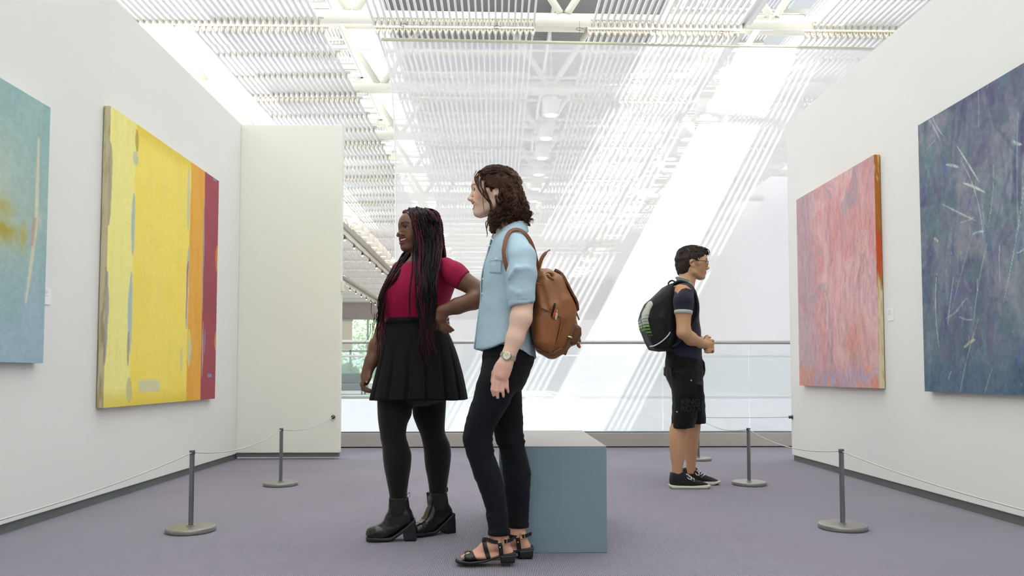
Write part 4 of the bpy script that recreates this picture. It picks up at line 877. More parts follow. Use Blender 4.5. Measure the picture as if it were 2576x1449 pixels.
# legs inside the jeans
near_leg = [(905, 1222, 1332, -0.075, 0.085), (945, 1206, 1312, -0.085, 0.083), (1010, 1187, 1285, -0.09, 0.078), (1063, 1171, 1254, -0.09, 0.070), (1100, 1164, 1238, -0.09, 0.062), (1136, 1172, 1241, -0.09, 0.056), (1177, 1185, 1256, -0.09, 0.056), (1226, 1203, 1268, -0.09, 0.053), (1287, 1222, 1276, -0.09, 0.046), (1344, 1229, 1282, -0.09, 0.045)]
far_leg = [(905, 1225, 1340, 0.07, 0.085), (960, 1232, 1313, 0.075, 0.082), (1043, 1236, 1315, 0.08, 0.074), (1104, 1246, 1317, 0.075, 0.060), (1136, 1258, 1323, 0.07, 0.055), (1185, 1264, 1334, 0.065, 0.055), (1238, 1271, 1334, 0.06, 0.050), (1290, 1276, 1331, 0.055, 0.044), (1325, 1279, 1329, 0.05, 0.042)]
S.rows(W.rows(near_leg), 0.02, grow=-0.008); S.rows(W.rows(far_leg), 0.02, grow=-0.008)
# feet: ankle, heel, instep, toes
def foot(S, w, x0, y0):
    q = lambda x, y, dw=0.0: W.P(x + x0, y + y0, w + dw)
    S.chain([q(1255, 1344), q(1259, 1364), q(1276, 1388)], [0.030, 0.029, 0.025], 0.02)
    S.chain([q(1258, 1358), q(1228, 1374), q(1200, 1392)], [0.033, 0.027, 0.021], 0.02)
    S.ell(q(1206, 1397), (0.062, 0.036, 0.016), None, 0.015); S.ell(q(1245, 1397), (0.070, 0.027, 0.016), None, 0.015)
    for i, (tx, dy) in enumerate(((1163, -0.020), (1167, 0.000), (1172, 0.014), (1178, 0.026), (1186, 0.036))):
        S.chain([q(1194, 1398, dy * 0.8), q((tx + 1194) / 2, 1394.5, dy), q(tx, 1402, dy)], [0.011, 0.0095, 0.0095] if i == 0 else [0.009, 0.0075, 0.0072], 0.003)
NF, FF = (-0.085, 0, 0), (0.045, 45, -13)
foot(S, *NF); foot(S, *FF)
def foot_shell(w, x0, y0, g_):
    S_ = Solid(); q = lambda x, y, dw=0.0: W.P(x + x0, y + y0, w + dw)
    S_.chain([q(1258, 1358), q(1228, 1374), q(1200, 1392)], [0.033 + g_, 0.027 + g_, 0.021 + g_], 0.02); S_.ell(q(1206, 1397), (0.062 + g_, 0.037 + g_, 0.016 + g_), None, 0.015)
    S_.ell(q(1180, 1399), (0.034, 0.041 + g_, 0.013 + g_), None, 0.015); S_.ell(q(1245, 1397), (0.070 + g_, 0.027 + g_, 0.016 + g_), None, 0.015); return S_, q
def w_col(P):
    c = head_paint(P, HO, HR, 1.0, (232, 196, 172), (204, 130, 120), (124, 84, 62), blush=(222, 150, 130))
    z = P[:, 2]; a = (sstep(0.93, 0.80, z) * (z > 0.60))[:, None]; c = c * (1 - a * 0.5) + np.array((214, 152, 140.)) * a * 0.5
    b = (z < 0.25)[:, None]; return np.where(b, np.array((214, 164, 140.)), c)
head_fine = [(2, HO[2] - 0.12, HO[2] + 0.06, 0.0022), (0, HO[0] - 0.14, HO[0] + 0.02, 0.0024), (1, HO[1] - 0.05, HO[1] + 0.05, 0.003), (2, W.P(0, 1003)[2], W.P(0, 925)[2], 0.003), (2, 0, 0.09, 0.003)]
skin_obj(wo, S, 'body', mat('skin_fair', (232, 196, 172), 0.5, spec=0.35, attr=True, bump=(400, 0.03), sss=0.12), w_col, 0.0065, head_fine)
add_eyes(wo, HO, HR, 1.0, (90, 100, 100), (1, 0.0, 0.02)); add_teeth(wo, HO, HR, 1.0)
# jeans
J = Solid()
J.rows(W.rows([(870, 1217, 1340, 0, 0.155), (905, 1214, 1345, 0, 0.160), (945, 1206, 1330, 0, 0.158), (985, 1200, 1312, -0.01, 0.145)]), 0.03)
J.rows(W.rows(near_leg), 0.012); J.rows(W.rows(far_leg), 0.012)
for (py, xa, xb, w) in ((1108, 1166, 1238, -0.09), (1122, 1169, 1238, -0.09), (1094, 1166, 1237, -0.09), (1112, 1252, 1318, 0.075), (1098, 1252, 1316, 0.075), (1135, 1173, 1240, -0.09)):
    J.chain(W.line([(xa + 3, py, w - 0.02), ((xa + xb) / 2, py + 5, w - 0.052), (xb - 2, py - 3, w - 0.02)]), [0.006, 0.007, 0.008], 0.010)
    J.chain(W.line([(xb - 4, py, w - 0.03), (xb, py - 2, w + 0.01)]), [0.006, 0.007], 0.008)
skin_obj(wo, J, 'jeans', mat('black_denim', (15, 17, 23), 0.8, spec=0.2, bump=(500, 0.2), sheen=0.03, var=(14, 0.25)), None, 0.0055, (), 1, lambda P, N: folds(P, N, 0.006, (9, 9, 30), 3.0))
for rows_, px, dy in ((near_leg, 1344, 0), (far_leg, 1325, 0)):
    c = W.rows([r for r in rows_ if r[0] == px])[0]; bm = bmesh.new(); bm_lathe(bm, [(1.0, -0.001), (1.035, 0.0), (1.04, 0.018), (1.0, 0.020)], 40)
    for v in bm.verts: v.co.x = c[1] + v.co.x * (c[3] + 0.001); v.co.y = c[2] + v.co.y * (c[4] + 0.001); v.co.z += c[0]
    rel(bm_obj('hem', bm, mat('black_denim'), None, True), wo)
p = W.P(1316, 880, -0.155); bm = bmesh.new(); bmesh.ops.create_uvsphere(bm, u_segments=12, v_segments=8, radius=0.0032); o = bm_obj('rivet', bm, mat('brass', (190, 160, 100), 0.3, metal=0.9), None, True); o.location = tuple(W.P(1316, 881, -0.162)); rel(o, wo)
# shirt
T = Solid()
torso = [(579, 1262, 1318, 0.0, 0.070), (590, 1248, 1328, 0.0, 0.105), (610, 1237, 1338, 0.0, 0.145), (640, 1228, 1344, 0.0, 0.172), (680, 1216, 1347, 0.0, 0.172), (710, 1212, 1346, 0.0, 0.166), (745, 1212, 1342, 0.0, 0.160), (790, 1206, 1338, 0.0, 0.158), (830, 1200, 1338, 0.0, 0.166), (870, 1195, 1345, 0.0, 0.176), (915, 1194, 1352, 0.0, 0.182)]
T.rows(W.rows(torso), 0.02)
sl = [(1304, 617, -0.120), (1312, 648, -0.160), (1313, 690, -0.185), (1312, 735, -0.195), (1312, 752, -0.197)]
T.chain(W.line(sl), [0.046, 0.057, 0.058, 0.052, 0.053], 0.03)
T.chain(W.line([(1300, 617, 0.120), (1308, 648, 0.160), (1308, 690, 0.185), (1306, 750, 0.19)]), [0.046, 0.057, 0.058, 0.053], 0.03)
T.cap(W.P(1312, 758, -0.197), W.P(1310, 790, -0.205), 0.047, 0.047, 0.003, 's'); T.cap(W.P(1306, 756, 0.19), W.P(1304, 790, 0.19), 0.047, 0.047, 0.003, 's')
S2 = [W.P(x, y) for x, y in ((1180, 879), (1195, 880), (1215, 882), (1242, 876), (1270, 866), (1290, 873), (1312, 886), (1335, 899), (1352, 905))]; hx = np.array([p[0] for p in S2]); hz = np.array([p[2] for p in S2])
T.cut(lambda X, Y, Z: np.interp(X.ravel(), hx, hz).reshape(X.shape) - Z + 0 * Y, 0.003)
# sleeve creases near the shoulder and over the elbow
T.chain(W.line([(1279, 700, -0.225), (1300, 676, -0.248), (1326, 676, -0.238), (1342, 690, -0.21)]), [0.003, 0.004, 0.005, 0.003], 0.018)
T.chain(W.line([(1284, 728, -0.225), (1306, 738, -0.250), (1330, 730, -0.235)]), [0.003, 0.004, 0.003], 0.016)
shirt_m = mat('chambray', (172, 198, 210), 0.8, spec=0.2, bump=(600, 0.2), sheen=0.05, var=(60, 0.035))
skin_obj(wo, T, 'shirt', shirt_m, None, 0.0055, (), 1, lambda P, N: folds(P, N, 0.010, (10, 10, 7), 1.0))
# rolled cuffs
for w, cx_ in ((-0.197, 1312), (0.19, 1306)):
    cf = Solid()
    for j, (dy, rr) in enumerate(((-8, 0.0530), (0, 0.0550), (8, 0.0540))):
        a = np.linspace(0, 2 * math.pi, 22); c = W.P(cx_, 754 + dy, w); R_ = rr - 0.006
        pts = [c + np.array((R_ * math.cos(t), R_ * 0.98 * math.sin(t), 0.010 * math.cos(t) + 0.003 * math.sin(3 * t + j))) for t in a]; cf.chain(pts, [0.0075] * 22, 0.004)
    skin_obj(wo, cf, 'cuff', shirt_m, None, 0.004, (), 1, lambda P, N: folds(P, N, 0.0025, (16, 16, 30), 5.0))
# collar leaves, placket, pocket
def strap(name, pts, wd, width, m, parent, thick=0.004, n=30): return rel(ribbon(spline(pts, n), wd, width, thick, name, m), parent)
for s in (-1, 1):
    top_ = np.array(W.line([(1323, 562, 0.0), (1313, 558, s * 0.050), (1293, 562, s * 0.076), (1271, 574, s * 0.080), (1252, 588, s * 0.060), (1240, 598, s * 0.028)])); low_ = np.array(W.line([(1327, 581, 0.0), (1320, 583, s * 0.068), (1301, 580, s * 0.104), (1283, 585, s * 0.112), (1268, 594, s * 0.102), (1256, 600, s * 0.075)])); cs = Solid()
    tp, lw = spline(top_, 16), spline(low_, 16)
    for q in np.linspace(0, 1, 5): cs.chain(list(tp + (lw - tp) * q), [0.0055] * 16, 0.006)
    skin_obj(wo, cs, 'collar', shirt_m, None, 0.0035)
strap('placket', W.line([(1237, 603, -0.015), (1227, 640, -0.015), (1216, 680, -0.02), (1211.5, 715, -0.02), (1211, 750, -0.02), (1205, 795, -0.02), (1199, 840, -0.02), (1194, 878, -0.02)]), np.array((-0.25, -1.0, 0)), 0.028, shirt_m, wo, 0.004)
btn_m = mat('shirt_button', (222, 222, 214), 0.4)
def button(x, y, w, n, r=0.0055, nm='button', m=btn_m):
    c = W.P(x, y, w); n = np.array(n, float); n /= np.linalg.norm(n); v, f = tube_arrays([c - n * 0.001, c + n * 0.002, c + n * 0.0026], [r, r, r * 0.8], 14); return rel(obj(nm, v, fix_tris(f), m, None, True), wo)
for (x, y, w) in ((1232, 618, -0.035), (1215, 702, -0.045), (1213, 738, -0.045), (1209, 780, -0.045), (1204, 820, -0.045)): button(x, y, w, (-0.6, -0.8, 0), 0.0045)
def on_torso(x, py, out=0.0):
    """front-side point of the shirt at pixel (x, py)"""
    r = W.rows([(py,) + tuple(np.interp(py, [t[0] for t in torso], [t[j] for t in torso]) for j in (1, 2, 3, 4))])[0]
    X = W.P(x, py, -0.15)[0]; t = np.clip((X - r[1]) / r[3], -0.999, 0.999); return np.array((X, r[2] - (r[4] + out) * math.sqrt(1 - t * t), r[0]))
def patch(name, quad, m, parent, out=0.006, n=14, bul=0.004):
    (x0, y0), (x1, y1), (x2, y2), (x3, y3) = quad; v = []
    for i in range(n):
        for j in range(n):
            a, b = i / (n - 1), j / (n - 1); x = (x0 * (1 - a) + x1 * a) * (1 - b) + (x3 * (1 - a) + x2 * a) * b; y = (y0 * (1 - a) + y1 * a) * (1 - b) + (y3 * (1 - a) + y2 * a) * b
            e = min(a, 1 - a, b, 1 - b); v.append(on_torso(x, y, out + (bul if e > 0 else -0.004)))
    f = [(i * n + j, i * n + j + 1, i * n + n + j + 1, i * n + n + j) for i in range(n - 1) for j in range(n - 1)]; return rel(obj(name, np.array(v), f, m, None, True), parent)
patch('pocket', ((1232, 664), (1263, 668), (1262, 702), (1229, 697)), shirt_m, wo, 0.004); patch('pocket_flap', ((1230, 656), (1266, 661), (1266, 672), (1230, 667)), shirt_m, wo, 0.007)
pb = on_torso(1249, 665, 0.013); v, f = tube_arrays([pb, pb + np.array((-0.2, -1, 0)) * 0.003], 0.0055, 14); rel(obj('button', v, fix_tris(f), btn_m, None, True), wo)
# sandals
leather_m = mat('black_leather', (22, 21, 23), 0.32, spec=0.5, bump=(180, 0.08)); gold_m = mat('buckle_gold', (214, 180, 120), 0.25, metal=1.0)
def sandal(w, x0, y0):
    q = lambda x, y, dw=0.0: W.P(x + x0, y + y0, w + dw)
    so = Solid(); zb = q(1220, 1413)[2]
    e = empty('sandal', (q(1220, 1413)[0], q(1220, 1413)[1], 0)); rel(e, wo)
    ox = lambda L: [(q(x, y)[0], q(x, y)[2]) for x, y in L]
    so.poly(ox([(1144, 1410), (1146, 1404.5), (1175, 1407), (1215, 1405), (1245, 1396), (1265, 1390), (1296, 1387), (1298, 1394), (1268, 1397), (1246, 1403), (1222, 1411), (1180, 1415.5), (1150, 1415)]), W.d0 + w, 0.043, 0.004, 0.004, utaper=(np.array([q(1144, 1410)[0], q(1152, 1410)[0], q(1170, 1410)[0], q(1195, 1410)[0], q(1240, 1410)[0], q(1298, 1410)[0]]), np.array([0.30, 0.70, 0.95, 1.0, 0.72, 0.70])))
    skin_obj(wo, so, 'sole', leather_m, None, 0.004); s_ = wo.children[-1]
    hl = Solid(); hl.poly(ox([(1258, 1395), (1296, 1391), (1295, 1413.5), (1259, 1414.5)]), W.d0 + w, 0.032, 0.003, 0.004); skin_obj(wo, hl, 'heel', leather_m, None, 0.004); h_ = wo.children[-1]
    def band_(pts, wd, width): return strap('strap', [q(*p) for p in pts], np.array(wd), width, leather_m, wo, 0.0035, 24)
    def shell(L, g_=0.0045):
        S_, _ = foot_shell(w, x0, y0, g_); S_.cut(inside_outline(ox(L)), 0.0015); skin_obj(wo, S_, 'strap', leather_m, None, 0.003); return wo.children[-1]
    st = [shell([(1166, 1392), (1182, 1383), (1190, 1386), (1206, 1412), (1177, 1412), (1173, 1402)]), shell([(1211, 1355), (1222, 1355), (1228, 1376), (1237, 1406), (1227, 1408), (1219, 1386)]),
          band_([(1213, 1361, 0.0), (1217, 1356.5, -0.020), (1228, 1357.5, -0.031), (1242, 1363, -0.0350), (1258, 1364, -0.0350), (1278, 1361, -0.028), (1290, 1356, -0.008), (1290, 1356, 0.010), (1276, 1361, 0.029), (1250, 1364, 0.034), (1228, 1361, 0.027)], (0.1, 0, 1), 0.015),
          band_([(1261, 1395, -0.031), (1259.5, 1380, -0.034), (1257, 1366, -0.0365)], (1, 0, 0), 0.018)]
    c = q(1269, 1363, -0.040); L = [c + np.array((sx * 0.010, 0, sz * 0.012)) for sx, sz in ((-1, -1), (1, -0.9), (1, 1.1), (-1, 1))]
    v, f = tube_arrays(L + [L[0], L[1]], 0.0018, 8); bk = rel(obj('buckle', v, fix_tris(f), gold_m, None, True), wo); c = q(1258, 1377, -0.040)
    v, f = tube_arrays([c, c + np.array((0, -0.003, 0))], 0.0035, 10); rv = rel(obj('stud', v, fix_tris(f), gold_m, None, True), wo)
    for o in [s_, h_, bk, rv] + st:
        o.parent = e; o.matrix_parent_inverse = (Matrix.Translation(wo.location) @ e.matrix_parent_inverse @ Matrix.Translation(e.location)).inverted()
sandal(*NF); sandal(*FF)
# wrist watch
wt = empty('wristwatch', (0, 0, 0)); wt.parent = wo; wt.matrix_parent_inverse = Matrix.Translation(wo.location).inverted()
a = np.linspace(0, 2 * math.pi, 25); wc = W.P(1278, 897, -0.21); ax_ = W.P(1285, 878, -0.21) - W.P(1271, 916, -0.211); ax_ /= np.linalg.norm(ax_); e1 = np.cross(ax_, (0, 1, 0)); e1 /= np.linalg.norm(e1); e2 = np.cross(ax_, e1)
steel2 = mat('watch_steel', (206, 200, 182), 0.25, metal=0.9)
for i in range(24):
    t = a[i]; c = wc + (e1 * math.cos(t) + e2 * math.sin(t)) * 0.0325; tg_ = -e1 * math.sin(t) + e2 * math.cos(t); nr = e1 * math.cos(t) + e2 * math.sin(t)
    v = np.array([c + sx * 0.0039 * tg_ + sy * 0.008 * ax_ + sz * 0.0016 * nr for sx in (-1, 1) for sy in (-1, 1) for sz in (-1, 1)]); f = [(0, 1, 3, 2), (4, 6, 7, 5), (0, 4, 5, 1), (2, 3, 7, 6), (0, 2, 6, 4), (1, 5, 7, 3)]; obj('link', v, f, steel2, wt)
nf = np.array((-0.25, -1.0, 0.05)); nf /= np.linalg.norm(nf); c = W.P(1275, 895, -0.243)
v, f = tube_arrays([c - nf * 0.004, c + nf * 0.003, c + nf * 0.005], [0.0185, 0.0185, 0.0165], 32); obj('case', v, fix_tris(f), mat('watch_gold', (200, 186, 140), 0.25, metal=0.9), wt, True)
v, f = tube_arrays([c + nf * 0.0045, c + nf * 0.0054], 0.0150, 32); obj('dial', v, fix_tris(f), mat('watch_dial', (228, 226, 206), 0.3), wt)
b1 = np.cross(nf, (0, 0, 1.0)); b1 /= np.linalg.norm(b1); b2 = np.cross(b1, nf)
for ang, ln in ((0.6, 0.008), (2.2, 0.011)): dr = b1 * math.cos(ang) + b2 * math.sin(ang); v, f = tube_arrays([c + nf * 0.0056, c + nf * 0.0056 + dr * ln], 0.0005, 6); obj('hand', v, fix_tris(f), cap_m, wt)
v, f = tube_arrays([c - b2 * 0.018, c - b2 * 0.0225], 0.003, 10); obj('crown', v, fix_tris(f), steel2, wt)
# hair: a shaped cap with loose curls
hair_m = mat('hair_brown', (68, 43, 28), 0.5, spec=0.2, bump=(110, 0.5, (1, 1, 3)), var=(80, 0.45))
Hs = Solid(); g = lambda f_, l_, u_: HO + HR @ np.array((f_, l_, u_))
Hs.ell(g(-0.012, 0, 0.034), (0.102, 0.084, 0.084), HR, 0.01); Hs.ell(g(-0.050, 0, 0.020), (0.064, 0.084, 0.085), HR, 0.03); Hs.ell(g(-0.072, 0, -0.045), (0.056, 0.084, 0.075), HR, 0.03); Hs.ell(g(-0.052, 0, -0.095), (0.066, 0.082, 0.052), HR, 0.03)
for s in (-1, 1): Hs.ell(g(-0.006, s * 0.056, -0.125), (0.030, 0.026, 0.042), HR, 0.025)
Hs.ell(g(0.088, 0, -0.015), (0.075, 0.105, 0.075), HR, 0.012, 's')
for s in (-1, 1): Hs.ell(g(0.034, s * 0.085, -0.050), (0.040, 0.040, 0.060), HR, 0.012, 's')
Hs.ell(g(0.0, 0, -0.14), (0.060, 0.046, 0.06), HR, 0.01, 's')
hair = skin_obj(wo, Hs, 'hair', hair_m, None, 0.005, (), 1, lambda P, N: folds(P, N, 0.022, (55, 55, 45), 2.0))
arr = []; hr = np.random.default_rng(11)
def curl(root, tip, r0, coils, amp, rad, out, n=40):
    t = np.linspace(0, 1, n)[:, None]; mid = (root + tip) / 2 + out; p = (1 - t) ** 2 * root + 2 * t * (1 - t) * mid + t ** 2 * tip
    d = tip - root; d /= np.linalg.norm(d); u = np.cross(d, (0.3, 1, 0.2)); u /= np.linalg.norm(u); v = np.cross(d, u); ph = r0 + t * coils * 2 * math.pi; am = amp * sstep(0.05, 0.5, t)
    return tube_arrays(p + u * np.cos(ph) * am + v * np.sin(ph) * am, (rad * (1 - 0.7 * np.linspace(0, 1, n) ** 2)), 5)
sgn = 1.0 if HR[1, 1] < 0 else -1.0
for i in range(150):          # hanging locks round the sides and back, each a bundle of fine strands
    th = hr.uniform(0.46, 1.0) * math.pi; near_ = hr.random() < 0.72; l_ = sgn * abs(math.sin(th)) * 0.083 * (1 if near_ else -1); f_ = math.cos(th) * 0.102 - 0.022
    u0 = hr.uniform(-0.085, 0.030) - 0.012; ln = hr.uniform(0.06, 0.125); bulge = 0.020 * math.exp(-((u0 + 0.05) / 0.05) ** 2); root = g(f_ - (bulge if f_ < -0.03 else 0), l_, u0)
    dn = np.array((hr.normal(0.0, 0.012) + (0.014 * sstep(-0.04, -0.10, u0) if f_ > -0.04 else -0.002), hr.normal(0, 0.006), -ln)); tip = root + HR @ dn
    tip[2] = max(tip[2], W.P(0, 592)[2] + hr.uniform(0, 0.03) + 0.05 * sstep(0.0, -0.10, f_)); ph0, co, am, ou = hr.uniform(0, 6.3), hr.uniform(1.3, 2.8), hr.uniform(0.005, 0.011), HR @ np.array((-0.012 * np.sign(-f_), np.sign(l_) * 0.010, 0))
    for j in range(9):
        e_ = hr.normal(0, 0.0032, 3); arr.append(curl(root + e_, tip + e_ * 0.6 + hr.normal(0, 0.003, 3), ph0 + hr.normal(0, 0.35), co + hr.normal(0, 0.10), am * hr.uniform(0.8, 1.2), hr.uniform(0.0009, 0.0019), ou, 28))
for i in range(420):          # swept back waves over the crown
    l0 = hr.uniform(-0.066, 0.066); u0 = math.sqrt(max(0, 1 - (l0 / 0.09) ** 2)); f0 = hr.uniform(0.045, 0.078)
    pts = [g(f0, l0, 0.026 + 0.076 * u0 * (1 - (f0 / 0.125) ** 2) ** 0.5), g(0.02, l0 * 1.22, 0.034 + 0.086 * math.sqrt(max(0.02, 1 - (l0 * 1.22 / 0.088) ** 2))), g(-0.06, l0 * 1.22, 0.034 + 0.074 * math.sqrt(max(0.02, 1 - (l0 * 1.22 / 0.091) ** 2))), g(-0.114, l0 * 0.7, 0.010 + hr.normal(0, 0.008))]
    p = spline(pts, 30); tt = np.linspace(0, 1, 30)[:, None]; p = p + HR[:, 1] * np.sin(tt * hr.uniform(12, 30) + hr.uniform(0, 6)) * 0.004 + HR[:, 2] * np.sin(tt * hr.uniform(10, 26) + hr.uniform(0, 6)) * 0.003
    arr.append(tube_arrays(p, np.interp(np.linspace(0, 1, 30), [0, 0.2, 1], [0.0002, 0.0018, 0.0008]), 5))
sN = -1.0 if HR[1, 1] > 0 else 1.0         # side facing the camera
for k in range(130):           # side waves swept back over the ear
    u0 = hr.uniform(0.0, 0.05); pts = [g(0.052 - hr.uniform(0, 0.03), sN * 0.066, u0 + 0.034), g(0.018, sN * 0.082, u0 + 0.012), g(-0.03, sN * 0.090, u0 * 0.6 + 0.004), g(-0.085, sN * 0.066, 0.006 + hr.normal(0, 0.006)), g(-0.115, sN * 0.02, 0.006)]
    p = spline(pts, 24); tt = np.linspace(0, 1, 24)[:, None]; p = p + HR[:, 2] * np.sin(tt * hr.uniform(8, 16) + hr.uniform(0, 6)) * 0.003; arr.append(tube_arrays(p, np.interp(np.linspace(0, 1, 24), [0, 0.3, 1], [0.0002, 0.0018, 0.0008]), 5))
for (L, r) in (([(1207, 428, -0.05), (1199, 455, -0.066), (1207, 478, -0.078), (1219, 496, -0.082), (1232, 510, -0.082), (1236, 535, -0.07)], 0.0034), ([(1205, 428, -0.05), (1195, 450, -0.062), (1203, 474, -0.076), (1214, 492, -0.082)], 0.0028), ([(1214, 432, -0.055), (1208, 462, -0.074), (1222, 490, -0.084), (1234, 512, -0.083), (1238, 545, -0.06)], 0.0036), ([(1222, 436, -0.06), (1219, 470, -0.080), (1230, 500, -0.085), (1236, 540, -0.070), (1228, 560, -0.05), (1224, 580, -0.05)], 0.0036), ([(1214, 490, -0.084), (1216, 515, -0.082), (1219, 540, -0.078)], 0.0012), ([(1240, 520, -0.08), (1233, 550, -0.06), (1222, 560, -0.05), (1226, 590, -0.06), (1222, 596, -0.06)], 0.0022), ([(1318, 500, -0.03), (1327, 520, -0.03), (1322, 535, -0.03), (1335, 540, -0.03), (1330, 553, -0.03), (1334, 556, -0.03)], 0.003), ([(1318, 556, -0.03), (1330, 562, -0.03), (1333, 568, -0.03), (1324, 566, -0.03)], 0.003), ([(1320, 568, -0.02), (1322, 580, -0.03), (1327, 584, -0.03)], 0.0025), ([(1200, 426, -0.03), (1194, 440, -0.035), (1193, 455, -0.038)], 0.0015)):
    for j in range(1 if r < 0.0026 else 4):
        p = spline(W.line([(x + hr.normal(0, 1.6) * (j > 0), y + hr.normal(0, 1.6) * (j > 0), w_ + hr.normal(0, 0.003)) for x, y, w_ in L]), 30); n = 30; arr.append(tube_arrays(p, r * (0.6 if j else 1) * np.interp(np.linspace(0, 1, n), [0, 0.2, 0.7, 1], [0.08, 1, 0.9, 0.1]), 6))
v, f = join_arrays(arr); rel(obj('hair_curls', v, fix_tris(f), hair_m, None, True), wo)
# ------------------------------------------------------------------ the woman in the crimson top
V1 = Fig(3.78)
wa = tag(empty('person', V1.P(1030, 1346)), 'woman with long braids in crimson top, black skirt and heeled boots', 'person'); wa.location.z = 0
S = Solid(); AO = V1.P(1050, 583.5); AR = frame(-0.80, -0.60, 0.04)
add_head(S, AO, AR, 1.0, nose=1.45, lips=1.15, reach=-0.0045)
S.chain(V1.line([(1062, 610, 0.0), (1064, 640, 0.0), (1066, 672, 0.0)]), [0.054, 0.052, 0.062], 0.025)
S.rows(V1.rows([(652, 1030, 1112, 0, 0.085), (680, 1004, 1130, 0, 0.125), (720, 984, 1134, 0, 0.130), (760, 976, 1120, 0, 0.122), (800, 982, 1104, 0, 0.112), (860, 974, 1126, 0, 0.135), (930, 962, 1140, 0, 0.155), (1000, 955, 1125, 0, 0.145)]), 0.03)
# akimbo (left) arm, hand on the hip
S.chain(V1.line([(1128, 684, -0.10), (1158, 702, -0.135), (1216, 738, -0.16)]), [0.050, 0.048, 0.041], 0.015)
S.chain(V1.line([(1216, 738, -0.16), (1192, 756, -0.18), (1150, 770, -0.19), (1112, 783, -0.185)]), [0.040, 0.043, 0.038, 0.027], 0.014)
S.chain(V1.line([(1112, 783, -0.185), (1110, 800, -0.178), (1113, 815, -0.172)]), [0.027, 0.028, 0.022], 0.012)
for pts, r in (([(1114, 806, -0.182), (1124, 818, -0.180), (1133, 826, -0.172), (1141, 831, -0.160)], [0.0115, 0.0100, 0.0088, 0.0070]), ([(1111, 812, -0.184), (1119, 825, -0.182), (1127, 832, -0.174), (1134, 835, -0.164)], [0.0115, 0.0100, 0.0090, 0.0070]), ([(1108, 816, -0.180), (1113, 829, -0.178), (1119, 836, -0.172), (1125, 838, -0.166)], [0.0105, 0.0095, 0.0085, 0.0068]), ([(1104, 815, -0.170), (1107, 828, -0.168), (1112, 834, -0.164)], [0.0095, 0.0082, 0.0065]), ([(1104, 796, -0.190), (1098, 812, -0.176), (1097, 828, -0.165)], [0.0120, 0.0105, 0.0080])):
    S.chain(V1.line(pts), r, 0.0035)
# hanging (right) arm
S.chain(V1.line([(1004, 692, 0.06), (982, 770, 0.06), (967, 832, 0.04), (950, 872, 0.02), (934, 910, 0.0), (926, 928, -0.005)]), [0.050, 0.045, 0.042, 0.041, 0.031, 0.026], 0.02)
S.chain(V1.line([(926, 928, -0.005), (922, 945, -0.003)]), [0.026, 0.027], 0.012); S.ell(V1.P(920, 951, 0.0), (0.0235, 0.034, 0.038), None, 0.012)
for k, dw in enumerate((-0.024, -0.008, 0.008, 0.024)):
    e = (0, 2, 1, -3)[k]; S.chain(V1.line([(916, 956, dw), (911, 967 + e * 0.4, dw * 1.05), (914, 977 + e, dw), (923, 982 + e, dw * 0.95), (931, 984 + e, dw * 0.9)]), [0.0115, 0.0110, 0.0098, 0.0085, 0.0070], 0.0040)
S.chain(V1.line([(930, 936, -0.022), (928, 950, -0.032), (923, 961, -0.034)]), [0.0115, 0.0105, 0.0085], 0.004)
legA = [(1000, 950, 1036, -0.055, 0.086), (1039, 951, 1035, -0.06, 0.083), (1071, 954, 1023, -0.065, 0.074), (1096, 957.5, 1020.5, -0.07, 0.064), (1120, 962, 1027, -0.07, 0.064), (1145, 964, 1034, -0.07, 0.068), (1169, 966.5, 1033, -0.07, 0.066), (1210, 974, 1027, -0.07, 0.053), (1250, 981, 1023, -0.07, 0.042), (1290, 984, 1024, -0.07, 0.039)]
legB = [(1000, 1038, 1122, 0.055, 0.086), (1039, 1039, 1120, 0.06, 0.083), (1071, 1049, 1118, 0.065, 0.074), (1092, 1058, 1120, 0.07, 0.066), (1120, 1065, 1131.5, 0.075, 0.064), (1145, 1068, 1134, 0.08, 0.068), (1169, 1070, 1132, 0.08, 0.066), (1210, 1077.5, 1126, 0.08, 0.053), (1246, 1081.5, 1122, 0.08, 0.042), (1285, 1083, 1121, 0.08, 0.038)]
S.rows(V1.rows(legA), 0.02, grow=-0.004); S.rows(V1.rows(legB), 0.02, grow=-0.004)
def a_col(P):
    c = head_paint(P, AO, AR, 1.0, (112, 76, 56), (112, 56, 58), (34, 24, 22), blush=(124, 84, 60), lipw=1.3)
    return c * (1 + (fbm(P[:, 0] * 30 + 5, P[:, 2] * 30 + P[:, 1] * 20, 3) - 0.5) * 0.10)[:, None]
hf = [(2, AO[2] - 0.12, AO[2] + 0.05, 0.0024), (0, AO[0] - 0.12, AO[0] + 0.03, 0.0026), (1, AO[1] - 0.11, AO[1] + 0.02, 0.003), (2, V1.P(0, 992)[2], V1.P(0, 925)[2], 0.0032), (2, V1.P(0, 842)[2], V1.P(0, 800)[2], 0.0032)]
skin_obj(wa, S, 'body', mat('skin_deep', (112, 76, 56), 0.42, spec=0.4, attr=True, bump=(400, 0.03), sss=0.05), a_col, 0.0068, hf)
add_eyes(wa, AO, AR, 1.0, (40, 26, 20), (1, 0.05, 0.0)); add_teeth(wa, AO, AR, 1.0)
nail_m = mat('nail', (196, 150, 132), 0.3)
for (x, y, w) in ((922, 961, -0.0425),):
    o = Solid().ell(V1.P(x, y, w), (0.0045, 0.0022, 0.006)); skin_obj(wa, o, 'nail', nail_m, None, 0.002)
# tights
Tg = Solid(); Tg.rows(V1.rows(legA), 0.012, grow=0.001); Tg.rows(V1.rows(legB), 0.012, grow=0.001); Tg.rows(V1.rows([(960, 965, 1130, 0, 0.15), (1000, 958, 1120, 0, 0.13), (1018, 985, 1090, 0, 0.08)]), 0.03)
skin_obj(wa, Tg, 'tights', mat('black_tights', (17, 15, 16), 0.75, spec=0.2, bump=(700, 0.1), sheen=0.15), None, 0.006)
